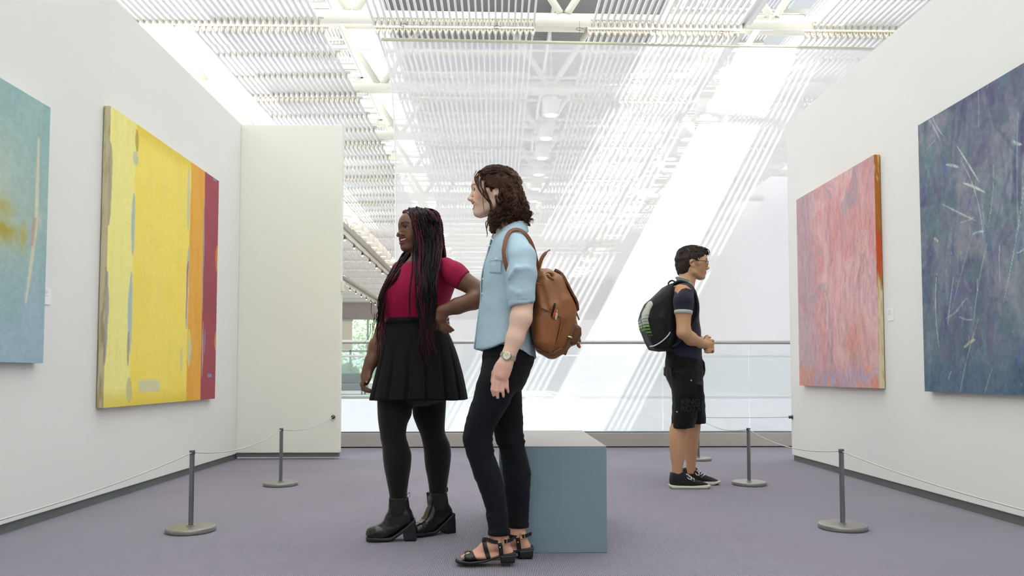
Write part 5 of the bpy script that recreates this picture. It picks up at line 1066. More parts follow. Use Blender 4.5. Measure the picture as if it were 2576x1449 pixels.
# top
B = Solid(); btop = [(646, 1058, 1110, 0.0, 0.060), (656, 1030, 1124, 0.0, 0.095), (672, 1008, 1136, 0.0, 0.130), (695, 990, 1142, 0.0, 0.142), (722, 971, 1143, 0.0, 0.150), (748, 963, 1134, 0.0, 0.150), (778, 963, 1120, 0.0, 0.138), (800, 970, 1112, 0.0, 0.126), (812, 975, 1108, 0.0, 0.122)]
B.rows(V1.rows(btop), 0.02)
B.chain(V1.line([(1122, 674, -0.09), (1146, 690, -0.125), (1162, 702, -0.140)]), [0.050, 0.054, 0.052], 0.025); _d = V1.P(1216, 738, -0.16) - V1.P(1158, 702, -0.135); _d /= np.linalg.norm(_d); _e = V1.P(1160, 702, -0.138) + _d * 0.16; B.ell(_e, (0.15, 0.15, 0.15), None, 0.006, 's')
B.chain(V1.line([(1010, 680, 0.055), (998, 715, 0.06)]), [0.052, 0.057], 0.025); 
B.ell(V1.P(985, 735, -0.055), (0.050, 0.060, 0.055), None, 0.03); B.ell(V1.P(1046, 736, -0.105), (0.060, 0.050, 0.055), None, 0.03)
B.ell(V1.P(1052, 640, -0.02), (0.062, 0.075, 0.035), None, 0.008, 's')
pxm = lambda P: CX + F_PX * ((P - np.array([0, 0, CAM_H])) @ _R) / ((P - np.array([0, 0, CAM_H])) @ _F)
x_l, x_r = V1.P(958, 740, -0.05)[0], V1.P(1032, 740, -0.1)[0]
def tuck(P, N):
    P = folds(P, N, 0.009, (12, 12, 6), 8.0); m = sstep(x_l - 0.02, x_l, P[:, 0]) * (1 - sstep(x_r - 0.02, x_r + 0.02, P[:, 0])) * (P[:, 1] < V1.d0)
    return P + N * (m * 0.0022 * np.sin((P[:, 0] * 0.8 - P[:, 1] * 0.6) * 2 * math.pi / 0.013))[:, None]
red_m = mat('crimson_crepe', (150, 12, 58), 0.75, spec=0.2, bump=(500, 0.2), sheen=0.05, var=(40, 0.06))
skin_obj(wa, B, 'blouse', red_m, None, 0.0055, [(0, x_l - 0.01, x_r + 0.01, 0.0035), (0, V1.P(1130, 700)[0], V1.P(1185, 700)[0], 0.0035), (2, V1.P(0, 720)[2], V1.P(0, 675)[2], 0.0035)], 1, tuck)
# pleated skirt
sk = dense(V1.rows([(803, 973, 1112, 0, 0.128), (815, 972, 1116, 0, 0.132), (846, 966, 1132, 0, 0.150), (890, 957, 1148, 0, 0.172), (940, 946, 1160, 0, 0.190), (1004, 932, 1171, 0, 0.212)]), 44)[::-1]
na = 216; a = np.linspace(0, 2 * math.pi, na, endpoint=False); V = []
for i, (z, cx, cy, rx, ry) in enumerate(sk):
    t = i / (len(sk) - 1); s = ((a * 15 / (2 * math.pi)) % 1.0); pl = np.where(s < 0.8, 0.5 - 0.12 * np.cos(s / 0.8 * 2 * math.pi), -1.2 * np.sin((s - 0.8) / 0.2 * math.pi)); am = 0.0135 * sstep(0.12, 1.0, t) * pl + 0.004 * t * np.sin(a * 5 + 1)
    V.append(np.stack([cx + (rx + am) * np.cos(a), cy + (ry + am) * np.sin(a), np.full(na, z) + 0.003 * np.sin(a * 3) * t], -1))
V = np.array(V).reshape(-1, 3); n_ = len(sk); I = np.arange(n_ - 1)[:, None] * na; Jx = np.arange(na)[None, :]; F_ = np.stack([I + Jx, I + na + Jx, I + na + (Jx + 1) % na, I + (Jx + 1) % na], -1).reshape(-1, 4)
skirt_m = mat('black_suiting', (15, 15, 17), 0.85, spec=0.18, bump=(600, 0.2), sheen=0.02)
o = rel(obj('skirt', V, F_, skirt_m, None, True), wa); md = o.modifiers.new('cloth', 'SOLIDIFY'); md.thickness = 0.004; md.offset = -1
r0, r1 = sk[0], sk[3]; bm = bmesh.new(); bm_lathe(bm, [(1.0, r1[0]), (1.010, r1[0]), (1.010, r0[0]), (1.0, r0[0] + 0.001), (0.96, r0[0] + 0.001)], 80, cap=False)
for v in bm.verts: q = np.interp(v.co.z, [r1[0], r0[0]], [0, 1]); rx, ry = r1[3] + (r0[3] - r1[3]) * q, r1[4] + (r0[4] - r1[4]) * q; v.co.x = r0[1] + v.co.x * rx; v.co.y = r0[2] + v.co.y * ry
rel(bm_obj('waistband', bm, skirt_m, None, True), wa)
# boots
boot_m = mat('boot_leather', (19, 18, 19), 0.22, spec=0.5, bump=(26, 0.09), coat=0.15); rub_m = mat('boot_sole', (26, 26, 28), 0.38, spec=0.5, bump=(60, 0.15)); gus_m = mat('boot_elastic', (26, 26, 28), 0.85, bump=(200, 0.4, (8, 8, 0.3)))
def boot(cx_, floor_d, ang):
    o = np.array(at(cx_, 943 + 1520 / floor_d, floor_d)); o[2] = 0; u = np.array((-math.cos(ang), -math.sin(ang), 0)); R = np.stack([u, np.cross((0, 0, 1.0), u), np.array((0, 0, 1.0))], 1)
    L = lambda pts: [((1005 - x) / 512.0, (1356.5 - y) / 512.0) for x, y in pts]
    e = empty('boot', o); rel(e, wa); made = []
    def part_(nm, S_, m, h=0.004, post=None):
        skin_obj(wa, S_, nm, m, None, h, (), 1, post); made.append(wa.children[-1])
    up = Solid(); up.poly(L([(981, 1250), (1027, 1249), (1030, 1277), (1039, 1292), (1043, 1304), (1036, 1316), (1010, 1331), (990, 1345), (960, 1348), (928, 1347), (924, 1339), (929, 1330), (944, 1325), (956, 1318), (967, 1306), (977, 1284)]), 0, 0.044, 0.030, 0.01, R=R, o=o, utaper=(np.array([-0.09, -0.03, 0.04, 0.11, 0.145, 0.162]), np.array([0.82, 0.80, 0.90, 1.0, 0.80, 0.45])))
    up.ell(o + R @ np.array((0.10, 0, 0.036)), (0.052, 0.043, 0.034), R, 0.03); part_('upper', up, boot_m, 0.0042, lambda P, N: P + N * ((fbm(P[:, 0] * 26 + P[:, 1] * 26 + 60, P[:, 2] * 34, 3) - 0.5) * 0.008)[:, None])
    so = Solid(); so.poly(L([(923.5, 1345), (985, 1346), (1000, 1337), (1015, 1326), (1043, 1303), (1046, 1310), (1016, 1336), (991, 1352), (981, 1356.3), (926, 1354.5)]), 0, 0.047, 0.004, 0.004, R=R, o=o, utaper=(np.array([-0.09, -0.03, 0.04, 0.11, 0.145, 0.162]), np.array([0.82, 0.80, 0.90, 1.0, 0.80, 0.45]))); part_('sole', so, rub_m)
    he = Solid(); he.poly(L([(1013, 1330), (1045, 1304), (1048, 1356.4), (1018, 1356.4)]), 0, 0.037, 0.004, 0.004, R=R, o=o); part_('heel', he, rub_m)
    gu = Solid(); gu.poly(L([(979.5, 1251), (1017, 1250), (1018, 1283), (1011, 1294), (996, 1297), (984, 1291)]), 0, 0.0455, 0.006, 0.004, R=R, o=o); part_('gusset', gu, gus_m)
    p = o + R @ np.array(((1005 - 1028) / 512, 0, (1356.5 - 1252) / 512)); t = np.linspace(0, math.pi, 12); lp = np.array([p + u * (0.004 - 0.008 * math.cos(k) * 0.9 - 0.006 * math.sin(k)) + np.array((0, 0, 0.024 * math.sin(k))) for k in t])
    rel(ribbon(lp, R[:, 1], 0.010, 0.0018, 'pull_loop', gus_m), wa); made.append(wa.children[-1])
    for q in made:
        q.parent = e; q.matrix_parent_inverse = (Matrix.Translation(wa.location) @ e.matrix_parent_inverse @ Matrix.Translation(e.location)).inverted()
boot(1004, 3.71, 0.10); boot(1103, 3.86, 0.55)
# braids
blk = (13, 11, 11); bur = (74, 14, 33)
Hc = Solid(); g = lambda f_, l_, u_: AO + AR @ np.array((f_, l_, u_))
Hc.ell(g(-0.010, 0, 0.030), (0.097, 0.077, 0.081), AR, 0.01); Hc.ell(g(-0.055, 0, -0.02), (0.055, 0.076, 0.085), AR, 0.03); Hc.ell(g(0.100, 0, -0.020), (0.072, 0.100, 0.090), AR, 0.008, 's'); Hc.ell(g(0.02, 0, -0.125), (0.06, 0.07, 0.06), AR, 0.01, 's')
skin_obj(wa, Hc, 'hair', mat('hair_black', blk, 0.6, spec=0.25, bump=(120, 0.4)), None, 0.0055)
hr = np.random.default_rng(23); braids = {0: [], 1: []}
def braid(way, r, c, taper_from=0.75):
    L = spline(way, 60); d = np.r_[0, np.cumsum(np.linalg.norm(np.diff(L, axis=0), axis=1))]; n = max(20, int(d[-1] / 0.0034)); s = np.linspace(0, d[-1], n); p = np.stack([np.interp(s, d, L[:, i]) for i in range(3)], -1)
    t = s / d[-1]; rad = r * (1 + 0.24 * np.sin(s * 2 * math.pi / 0.0125 + hr.uniform(0, 6))) * np.interp(t, [0, 0.03, taper_from, 1], [0.6, 1, 0.9, 0.25]); braids[c].append(tube_arrays(p, rad, 5))
J_ = lambda x, y, w, sx=2.0, sy=2.0, sw=0.005: V1.P(x + hr.normal(0, sx), y + hr.normal(0, sy), w + hr.normal(0, sw))
for i in range(108):           # near side, over the shoulder and down the front
    q = i / 107; c = int(hr.random() < 0.20 or abs(q - 0.16) < 0.05); q = np.clip(q + hr.normal(0, 0.02), 0, 1); lay = hr.uniform(0, 0.022)
    x1 = 1028 + 54 * q; yend = hr.uniform(800, 895) if hr.random() < 0.75 else hr.uniform(840, 900); xe = 1054 + 46 * hr.random()
    braid([V1.P(x1, 529 - 5 * math.sin(q * math.pi), 0.012), J_(1030 + 67 * q, 535 + 3 * q, -0.060 - 0.012 * math.sin(q * 3)), J_(1036 + 70 * q, 558, -0.090 + 0.022 * q), J_(1041 + 68 * q, 585, -0.096 + 0.022 * q), J_(1043 + 69 * q, 620, -0.094 + 0.02 * q - lay), J_(1045 + 62 * q, 662, -0.128 - lay - 0.012 * q), J_(1046 + 54 * q, 700, -0.172 - lay * 0.7), J_(1048 + 50 * q, 735, -0.186 - lay * 0.7), J_(1052 + 46 * q + hr.normal(0, 3), 775, -0.182 - lay * 0.6), V1.P(0.5 * (1052 + 46 * q) + 0.5 * xe, 0.45 * 775 + 0.55 * yend, -0.186 - lay * 0.5), V1.P(xe, yend, -0.195)], hr.uniform(0.0027, 0.0040), c)
for i in range(44):           # back of the head, falling behind the shoulder
    q = hr.random(); c = int(hr.random() < 0.35); ln = hr.uniform(690, 860)
    braid([V1.P(1072 + 16 * q, 524 + 2 * q, 0.01 - 0.05 * q), J_(1096 + 6 * q, 540, -0.03 + 0.08 * (1 - q)), J_(1104 + 5 * q, 566, -0.02 + 0.06 * (1 - q)), J_(1110 + 4 * q, 605, -0.01 + 0.05 * (1 - q)), J_(1112 + 7 * q, 648, 0.03 + 0.05 * (1 - q)), J_(1112 + 8 * q, 700, 0.145 + 0.02 * q), J_(1108 + 14 * q, 0.5 * (700 + ln) + 10, 0.165), V1.P(1110 + 20 * q, ln + 20, 0.17)], hr.uniform(0.0034, 0.0046), c)
for i in range(36):           # far side, forward over the far shoulder
    q = hr.random(); c = int(hr.random() < 0.3); ye = hr.uniform(790, 905); xe = 938 + 36 * hr.random()
    braid([V1.P(1022 + 30 * q, 530 - 3 * q, 0.012), J_(1026 + 26 * q, 540, 0.05), J_(1032 + 24 * q, 575, 0.085), J_(1024 + 26 * q, 622, 0.075), J_(1010 + 22 * q, 648, 0.03), J_(980 + 24 * q, 690, -0.105), J_(958 + 12 * q, 735, -0.112), J_(952 + 14 * q, 775, -0.100), V1.P(0.5 * (952 + 14 * q) + 0.5 * xe, 0.5 * (775 + ye), -0.080), V1.P(xe, ye, -0.080)], hr.uniform(0.0030, 0.0044), c)
braid([V1.P(1030, 533, -0.02), V1.P(1041, 560, -0.082), V1.P(1039, 620, -0.098), V1.P(1037, 680, -0.155), V1.P(1031, 735, -0.185), V1.P(1031, 812, -0.165)], 0.0042, 0, 0.9)
for i in range(60):           # little loops along the hairline and parting
    q = hr.random(); braid([V1.P(1021 + 60 * q, 531 - 6 * math.sin(q * 3), 0.02), J_(1014 + 66 * q, 533 - 8 * math.sin(q * 3), -0.025), J_(1024 + 68 * q, 538, -0.066), J_(1037 + 68 * q, 556, -0.092)], 0.0040, int(q < 0.25 or q > 0.85), 0.35)
for i in range(40):           # loose frayed ends
    k = hr.integers(3); b = [(1072, 830, -0.19), (952, 800, -0.085), (1128, 790, 0.165)][k]; x, y = b[0] + hr.normal(0, 14 if k < 2 else 5), b[1] + hr.normal(0, 20)
    p = spline([V1.P(x, y, b[2]), V1.P(x + hr.normal(0, 5), y + 30, b[2]), V1.P(x + hr.normal(0, 14), y + hr.uniform(45, 75), b[2])], 20); braids[int(hr.random() < 0.6)].append(tube_arrays(p, np.linspace(0.0016, 0.0004, 20), 5))
for c, rgb, nm in ((0, blk, 'hair_black'), (1, bur, 'hair_burgundy')):
    v, f = join_arrays(braids[c]); o = rel(obj('braids', v, fix_tris(f), mat(nm, rgb, 0.6, spec=0.25, bump=(120, 0.4)), None, True), wa); o['label'] = 'black braided hair' if c == 0 else 'burgundy braided hair'; o['kind'] = 'stuff'
# ------------------------------------------------------------------ the man in shorts
Mn = Fig(5.45)
ma = tag(empty('person', Mn.P(1715, 1222)), 'man with glasses in navy polo shirt and black shorts, hands clasped', 'person'); ma.location.z = 0
S = Solid(); MO = Mn.P(1741, 664); MR = frame(1.0, -0.03, -0.02)
add_head(S, MO, MR, 1.08, nose=1.0, smile=False, male=True, lips=0.85)
S.chain(Mn.line([(1731, 685, 0), (1726, 708, 0), (1718, 730, 0)]), [0.058, 0.058, 0.070], 0.025)
S.rows(Mn.rows([(722, 1698, 1742, 0, 0.11), (745, 1690, 1750, 0, 0.165), (780, 1688, 1752, 0, 0.165), (830, 1686, 1754, 0, 0.150), (885, 1684, 1758, 0, 0.155), (940, 1688, 1754, 0, 0.150), (970, 1694, 1750, 0, 0.13)]), 0.03)
S.chain(Mn.line([(1722, 738, -0.17), (1719, 784, -0.215), (1720, 836, -0.225)]), [0.060, 0.055, 0.047], 0.02)
S.chain(Mn.line([(1720, 836, -0.225), (1738, 852, -0.19), (1758, 862, -0.13), (1770, 866, -0.09)]), [0.047, 0.045, 0.036, 0.029], 0.02)
S.chain(Mn.line([(1718, 738, 0.17), (1716, 784, 0.215), (1718, 836, 0.215)]), [0.060, 0.055, 0.047], 0.02)
S.chain(Mn.line([(1718, 836, 0.215), (1738, 850, 0.17), (1760, 858, 0.08), (1772, 862, 0.0)]), [0.047, 0.045, 0.036, 0.029], 0.02)
# clasped hands
S.chain(Mn.line([(1770, 866, -0.09), (1781, 866, -0.065)]), [0.030, 0.030], 0.015); S.ell(Mn.P(1782, 866, -0.058), (0.036, 0.022, 0.044), None, 0.012)
for k, (y0, y1) in enumerate(((856, 858), (864, 867), (872, 876), (879, 884))): S.chain(Mn.line([(1783, y0, -0.070), (1793, y0 + 1, -0.066), (1793, y1 + 1, -0.040), (1784, y1 + 2, -0.020)]), [0.0115, 0.0108, 0.0100, 0.0085], 0.004)
S.chain(Mn.line([(1774, 855, -0.075), (1780, 848, -0.055), (1786, 849, -0.030)]), [0.0130, 0.0115, 0.0090], 0.005)
S.chain(Mn.line([(1772, 862, 0.0), (1780, 868, -0.030)]), [0.030, 0.028], 0.015); S.ell(Mn.P(1780, 872, -0.036), (0.034, 0.022, 0.042), None, 0.012)
for k, (y0, y1) in enumerate(((868, 874), (875, 881), (881, 886))): S.chain(Mn.line([(1776, y0, -0.05), (1786, y1 - 2, -0.078), (1780, y1, -0.088), (1774, y1, -0.084)]), [0.011, 0.0105, 0.0095, 0.008], 0.004)
S.chain(Mn.line([(1772, 856, -0.03), (1776, 848, -0.05), (1779, 845, -0.058)]), [0.0125, 0.0115, 0.0095], 0.005)
legN = [(930, 1690, 1750, -0.05, 0.09), (1000, 1700, 1742, -0.09, 0.080), (1050, 1695, 1734, -0.09, 0.070), (1078, 1685, 1729.5, -0.09, 0.066), (1106, 1683, 1726, -0.09, 0.064), (1143, 1686, 1724, -0.09, 0.056), (1181, 1691, 1717, -0.09, 0.040), (1205, 1692, 1716, -0.09, 0.036)]
legF = [(930, 1696, 1752, 0.06, 0.09), (1000, 1712, 1756, 0.12, 0.080), (1040, 1722, 1762, 0.14, 0.070), (1068, 1721, 1762, 0.15, 0.066), (1106, 1722, 1757.5, 0.15, 0.064), (1143, 1724, 1753, 0.15, 0.054), (1167, 1726, 1750, 0.15, 0.042), (1192, 1728, 1749, 0.15, 0.036)]
S.rows(Mn.rows(legN), 0.02); S.rows(Mn.rows(legF), 0.02)
def m_col(P): return head_paint(P, MO, MR, 1.08, (196, 152, 116), (178, 112, 92), (62, 46, 36), smile=False, blush=(200, 136, 104), stubble=(170, 130, 102))
skin_obj(ma, S, 'body', mat('skin_tan', (200, 156, 122), 0.5, spec=0.35, attr=True, bump=(400, 0.03), sss=0.10), m_col, 0.0075, [(2, MO[2] - 0.13, MO[2] + 0.06, 0.003), (0, MO[0] - 0.02, MO[0] + 0.15, 0.003), (2, Mn.P(0, 895)[2], Mn.P(0, 840)[2], 0.004)])
add_eyes(ma, MO, MR, 1.08, (70, 60, 50), (1, 0, -0.05))
# shorts
Sh = Solid(); Sh.rows(Mn.rows([(885, 1677, 1764, 0, 0.165), (910, 1675, 1764, 0, 0.170), (946, 1678, 1765, 0, 0.175), (985, 1690, 1767, 0, 0.165)]), 0.02)
Sh.rows(Mn.rows([(935, 1680, 1760, -0.06, 0.115), (985, 1692, 1757, -0.085, 0.110), (1031, 1691, 1752, -0.09, 0.106), (1076, 1689, 1746, -0.09, 0.102)]), 0.03); Sh.rows(Mn.rows([(935, 1690, 1765, 0.07, 0.115), (985, 1702, 1769, 0.115, 0.110), (1031, 1712, 1774, 0.14, 0.104), (1066, 1716, 1775, 0.15, 0.100)]), 0.03)
Sh.cap(Mn.P(1717, 1068, -0.09), Mn.P(1717, 1120, -0.09), 0.074, 0.074, 0.003, 's'); Sh.cap(Mn.P(1745, 1060, 0.15), Mn.P(1745, 1110, 0.15), 0.074, 0.074, 0.003, 's')
Sh.poly(Mn.outline([(1735, 962), (1760, 965), (1763, 984), (1757, 1028), (1738, 1024)], -0.1), Mn.d0 - 0.10, 0.095, 0.012, 0.02); Sh.poly(Mn.outline([(1755, 905), (1764, 910), (1767, 930), (1764, 946), (1755, 950)], 0.0), Mn.d0, 0.08, 0.008, 0.015); Sh.poly(Mn.outline([(1680, 922), (1676.5, 924), (1678, 944), (1684, 946)], 0.0), Mn.d0 - 0.02, 0.12, 0.004, 0.008)
short_m = mat('black_twill', (14, 14, 15), 0.85, spec=0.2, bump=(400, 0.2), sheen=0.08)
skin_obj(ma, Sh, 'shorts', short_m, None, 0.0075, (), 1, lambda P, N: folds(P, N, 0.016, (12, 12, 10), 6.0))
for (x, y, w) in ((1739, 957, -0.205), (1703, 1036, -0.202)):
    bm = bmesh.new(); bmesh.ops.create_uvsphere(bm, u_segments=10, v_segments=6, radius=0.005); o = bm_obj('rivet', bm, steel_m, None, True); o.location = tuple(Mn.P(x, y, w)); rel(o, ma)
# print on the shorts leg
cu = bpy.data.curves.new('print', 'FONT'); cu.body = 'KING\nROTS'; cu.size = 0.058; cu.align_x = 'CENTER'; cu.space_line = 0.78; cu.extrude = 0.0008; cu.offset = 0.0015
to = bpy.data.objects.new('print_tmp', cu); C.objects.link(to); dg = bpy.context.evaluated_depsgraph_get(); me = bpy.data.meshes.new_from_object(to.evaluated_get(dg)); bpy.data.objects.remove(to)
o = link('leg_print', me, mat('faded_print', (24, 24, 25), 0.85)); o.rotation_euler = (math.pi / 2, 0, 0.10); o.location = tuple(Mn.P(1737, 1018, -0.222)); rel(o, ma)
# polo shirt with grey collar and sleeve bands
Po = Solid(); ptorso = [(716, 1702, 1738, 0.0, 0.090), (728, 1690, 1744, 0.0, 0.150), (742, 1684, 1750, 0.0, 0.185), (773, 1680, 1758, 0.0, 0.188), (804, 1680, 1757, 0.0, 0.178), (837, 1679, 1761, 0.0, 0.170), (885, 1678, 1764.5, 0.0, 0.176), (913, 1680, 1763, 0.0, 0.178)]
for s in (-1, 1):
    Po.chain(Mn.line([(1720, 734, s * 0.165), (1719, 760, s * 0.205), (1719, 786, s * 0.218)]), [0.064, 0.066, 0.062], 0.03); Po.ell(Mn.P(1719.5, 786 + 52, s * 0.225), (0.15, 0.15, 0.15), None, 0.004, 's')
Po.rows(Mn.rows(ptorso), 0.02)
pz0, pz1 = Mn.P(0, 786, -0.218)[2], Mn.P(0, 779, -0.218)[2]
hz_ = Mn.P(0, 911)[2]; hx0, hx1 = Mn.P(1680, 900)[0], Mn.P(1764, 913)[0]
Po.cut(lambda X, Y, Z: (hz_ + (X - hx1) / (hx0 - hx1) * 0.045) - Z + 0 * Y, 0.003)
sx0, sx1 = Mn.P(1697, 780, -0.2)[0], Mn.P(1742, 780, -0.2)[0]
def po_col(P):
    c = np.tile(np.array((36, 36, 52.)), (len(P), 1)); b = (P[:, 2] < -9) & (P[:, 2] < pz1) & (P[:, 2] > pz0 - 0.03) & (np.abs(P[:, 1] - Mn.d0) > 0.163) & (P[:, 0] > sx0) & (P[:, 0] < sx1) & (P[:, 2] > Mn.P(0, 800)[2]); c[b] = (178, 186, 180)
    t = inside_outline(Mn.outline([(1694, 722), (1708, 715), (1723, 718), (1738, 730), (1722, 726), (1711, 729), (1702, 739)], -0.19))(P[:, 0], P[:, 1], P[:, 2]) < 0
    c[t & (P[:, 1] < Mn.d0 - 0.08)] = (192, 142, 104); return c
skin_obj(ma, Po, 'polo_shirt', mat('navy_knit', (36, 36, 52), 0.85, spec=0.2, attr=True, bump=(500, 0.25), sheen=0.1), po_col, 0.007, [(2, Mn.P(0, 742)[2], Mn.P(0, 712)[2], 0.003), (0, Mn.P(1690, 730, -0.19)[0], Mn.P(1742, 730, -0.19)[0], 0.0035)], 1, lambda P, N: folds(P, N, 0.010, (9, 9, 8), 4.0))
for s in (-1, 1):
    bm = bmesh.new(); bm_lathe(bm, [(0.0585, -0.012), (0.0625, -0.011), (0.0645, 0.011), (0.061, 0.013), (0.056, 0.0), (0.0585, -0.012)], 40, cap=False)
    o = bm_obj('sleeve_band', bm, mat('grey_collar', (176, 184, 178), 0.8, bump=(400, 0.2)), None, True); o.location = tuple(Mn.P(1719, 786, s * 0.218)); o.rotation_euler = (s * 0.06, 0.06, 0); rel(o, ma)
col_m = mat('grey_collar', (176, 184, 178), 0.8, bump=(400, 0.2))
for s in (-1, 1): strap('collar', Mn.line([(1703, 704, 0.0), (1707, 702, s * 0.05), (1722, 706, s * 0.078), (1735, 714, s * 0.074), (1742, 722, s * 0.045), (1746, 727, s * 0.015)]), np.array((-0.45, s * 0.25, 1.0)), np.interp(np.linspace(0, 1, 30), [0, 0.5, 0.85, 1], [0.040, 0.038, 0.040, 0.034]), col_m, ma, 0.008)
# sneakers
shoe_m = mat('shoe_canvas', (20, 20, 21), 0.85, bump=(500, 0.3)); sole_m = mat('shoe_sole', (206, 202, 184), 0.6); lace_m = mat('shoe_lace', (214, 214, 208), 0.8)
def sneaker(w, cx_, cy_, sc, ang):
    o = at(cx_, cy_, Mn.d0 + w); o[2] = 0; u = np.array((math.cos(ang), -math.sin(ang), 0)); R = np.stack([u, np.cross((0, 0, 1.0), u), np.array((0, 0, 1.0))], 1); L = lambda pts: [((x - 1710) / 354.0 * sc, (1225 - y) / 354.0 * sc) for x, y in pts]
    e = empty('shoe', o); rel(e, ma); made = []
    def part_(nm, S_, m, h=0.005): skin_obj(ma, S_, nm, m, None, h); made.append(ma.children[-1])
    up = Solid(); up.poly(L([(1688, 1186), (1721, 1184), (1728, 1194), (1745, 1203), (1765, 1208), (1780, 1214), (1783, 1220), (1686, 1219), (1685, 1205)]), 0, 0.045, 0.026, 0.01, R=R, o=o); part_('upper', up, shoe_m)
    so = Solid(); so.poly(L([(1685, 1215), (1700, 1217), (1740, 1218), (1783, 1215), (1785, 1219), (1776, 1224.5), (1688, 1224.8), (1684, 1220)]), 0, 0.050, 0.004, 0.004, R=R, o=o); part_('sole', so, sole_m)
    for k in range(4):
        p0 = o + R @ np.array(((1724 + 6 * k - 1710) / 354 * sc, -0.040, (1225 - 1200 - 2.2 * k) / 354 * sc)); p1 = o + R @ np.array(((1727 + 6 * k - 1710) / 354 * sc, -0.010, (1225 - 1191 - 3.6 * k) / 354 * sc)); p2 = o + R @ np.array(((1727 + 6 * k - 1710) / 354 * sc, 0.020, (1225 - 1191 - 3.6 * k) / 354 * sc))
        v, f = tube_arrays(spline([p0, p1, p2], 10), 0.004, 6); rel(obj('lace', v, fix_tris(f), lace_m, None, True), ma); made.append(ma.children[-1])
    for s in (-1, 1):
        t = np.linspace(0, 2 * math.pi, 18); c = o + R @ np.array(((1724 - 1710) / 354 * sc, -0.024, (1225 - 1190) / 354 * sc)); p = np.array([c + R @ np.array((0.006 + 0.024 * math.sin(k) * s * 0.6 + 0.01 * (1 - math.cos(k)), -0.018 * (1 - math.cos(k)) * 0.6, -0.016 * (1 - math.cos(k)))) for k in t]); v, f = tube_arrays(p, 0.0034, 6); rel(obj('lace', v, fix_tris(f), lace_m, None, True), ma); made.append(ma.children[-1])
    for q in made:
        q.parent = e; q.matrix_parent_inverse = (Matrix.Translation(ma.location) @ e.matrix_parent_inverse @ Matrix.Translation(e.location)).inverted()
sneaker(-0.09, 1710, 1225, 1.0, 0.0); sneaker(0.17, 1740, 1207, 0.98, 0.60)
# hair and glasses
Hm = Solid(); g = lambda f_, l_, u_: MO + MR @ (np.array((f_, l_, u_)) * 1.08)
Hm.ell(g(-0.010, 0, 0.040), np.array((0.104, 0.081, 0.082)) * 1.08, MR, 0.01); Hm.ell(g(-0.052, 0, -0.010), np.array((0.056, 0.072, 0.085)) * 1.08, MR, 0.03); Hm.ell(g(0.060, 0, 0.088), np.array((0.045, 0.055, 0.028)) * 1.08, MR, 0.025)
Hm.ell(g(0.100, 0, -0.030), np.array((0.072, 0.11, 0.093)) * 1.08, MR, 0.006, 's'); Hm.ell(g(0.035, 0, -0.075), np.array((0.060, 0.11, 0.075)) * 1.08, MR, 0.008, 's')
for s in (-1, 1): Hm.ell(g(-0.004, s * 0.085, -0.018), np.array((0.024, 0.03, 0.036)) * 1.08, MR, 0.006, 's')
Hm.ell(g(-0.03, 0, -0.125), np.array((0.10, 0.10, 0.045)) * 1.08, MR, 0.01, 's')
mh = mat('hair_dark_brown', (46, 35, 28), 0.6, spec=0.3, bump=(160, 0.6, (1, 1, 3)), var=(90, 0.3))
skin_obj(ma, Hm, 'hair', mh, None, 0.005, (), 1, lambda P, N: folds(P, N, 0.012, (60, 60, 40), 9.0))
arr = []; hr = np.random.default_rng(5)
for i in range(260):
    a_, b_ = hr.uniform(-1.2, 1.2), hr.uniform(0.15, 2.4); d = np.array((math.cos(b_), math.sin(b_) * math.sin(a_), math.sin(b_) * math.cos(a_))); q = np.array((-0.010, 0, 0.040)) + d * np.array((0.102, 0.080, 0.080))
    if q[0] > 0.03 and q[2] < 0.075: continue
    if q[2] < 0.0: continue
    p0 = g(*q); dr = MR @ np.array((0.018, 0.002 * np.sign(d[1]), -0.006 + 0.010 * d[2])); p = spline([p0 - dr * 0.5, p0 + MR @ (d * 0.006), p0 + dr * 1.2 + MR @ (d * 0.006)], 8); arr.append(tube_arrays(p, np.linspace(0.0035, 0.0008, 8), 4))
for i in range(26):
    l_ = hr.uniform(-0.05, 0.05); p0 = g(0.070, l_, 0.098); arr.append(tube_arrays(spline([p0, g(0.096, l_ * 1.05, 0.090), g(0.108, l_ * 1.05, 0.066 + hr.normal(0, 0.006))], 8), np.linspace(0.005, 0.001, 8), 5))
v, f = join_arrays(arr); rel(obj('hair_tufts', v, fix_tris(f), mh, None, True), ma)
gl_m = mat('glasses_frame', (44, 58, 58), 0.3, metal=0.3); ge = empty('glasses', (0, 0, 0)); rel(ge, ma)
for s in (-1, 1):
    ring = np.array([g(0.1035 - 0.010 * abs(math.cos(t) * 0.5 + 0.5) , s * 0.034 + s * 0.024 * math.cos(t), 0.003 + 0.0145 * math.sin(t)) for t in np.linspace(0, 2 * math.pi, 30)])
    v, f = tube_arrays(ring, 0.0018, 6); obj('rim', v, fix_tris(f), gl_m, ge, True)
    obj('lens', ring[:-1], [tuple(range(29))], thin_glass('lens_glass', (0.9, 0.93, 0.93), 0.0) if 'lens_glass' not in bpy.data.materials else bpy.data.materials['lens_glass'], ge)
    v, f = tube_arrays([g(0.096, s * 0.058, 0.008), g(0.085, s * 0.072, 0.010), g(0.02, s * 0.082, 0.010), g(-0.012, s * 0.083, 0.008), g(-0.028, s * 0.080, -0.008)], 0.0026, 8); obj('temple', v, fix_tris(f), gl_m, ge, True)
v, f = tube_arrays(spline([g(0.1035, -0.012, 0.006), g(0.109, 0, 0.009), g(0.1035, 0.012, 0.006)], 8), 0.0018, 6); obj('bridge', v, fix_tris(f), gl_m, ge, True)
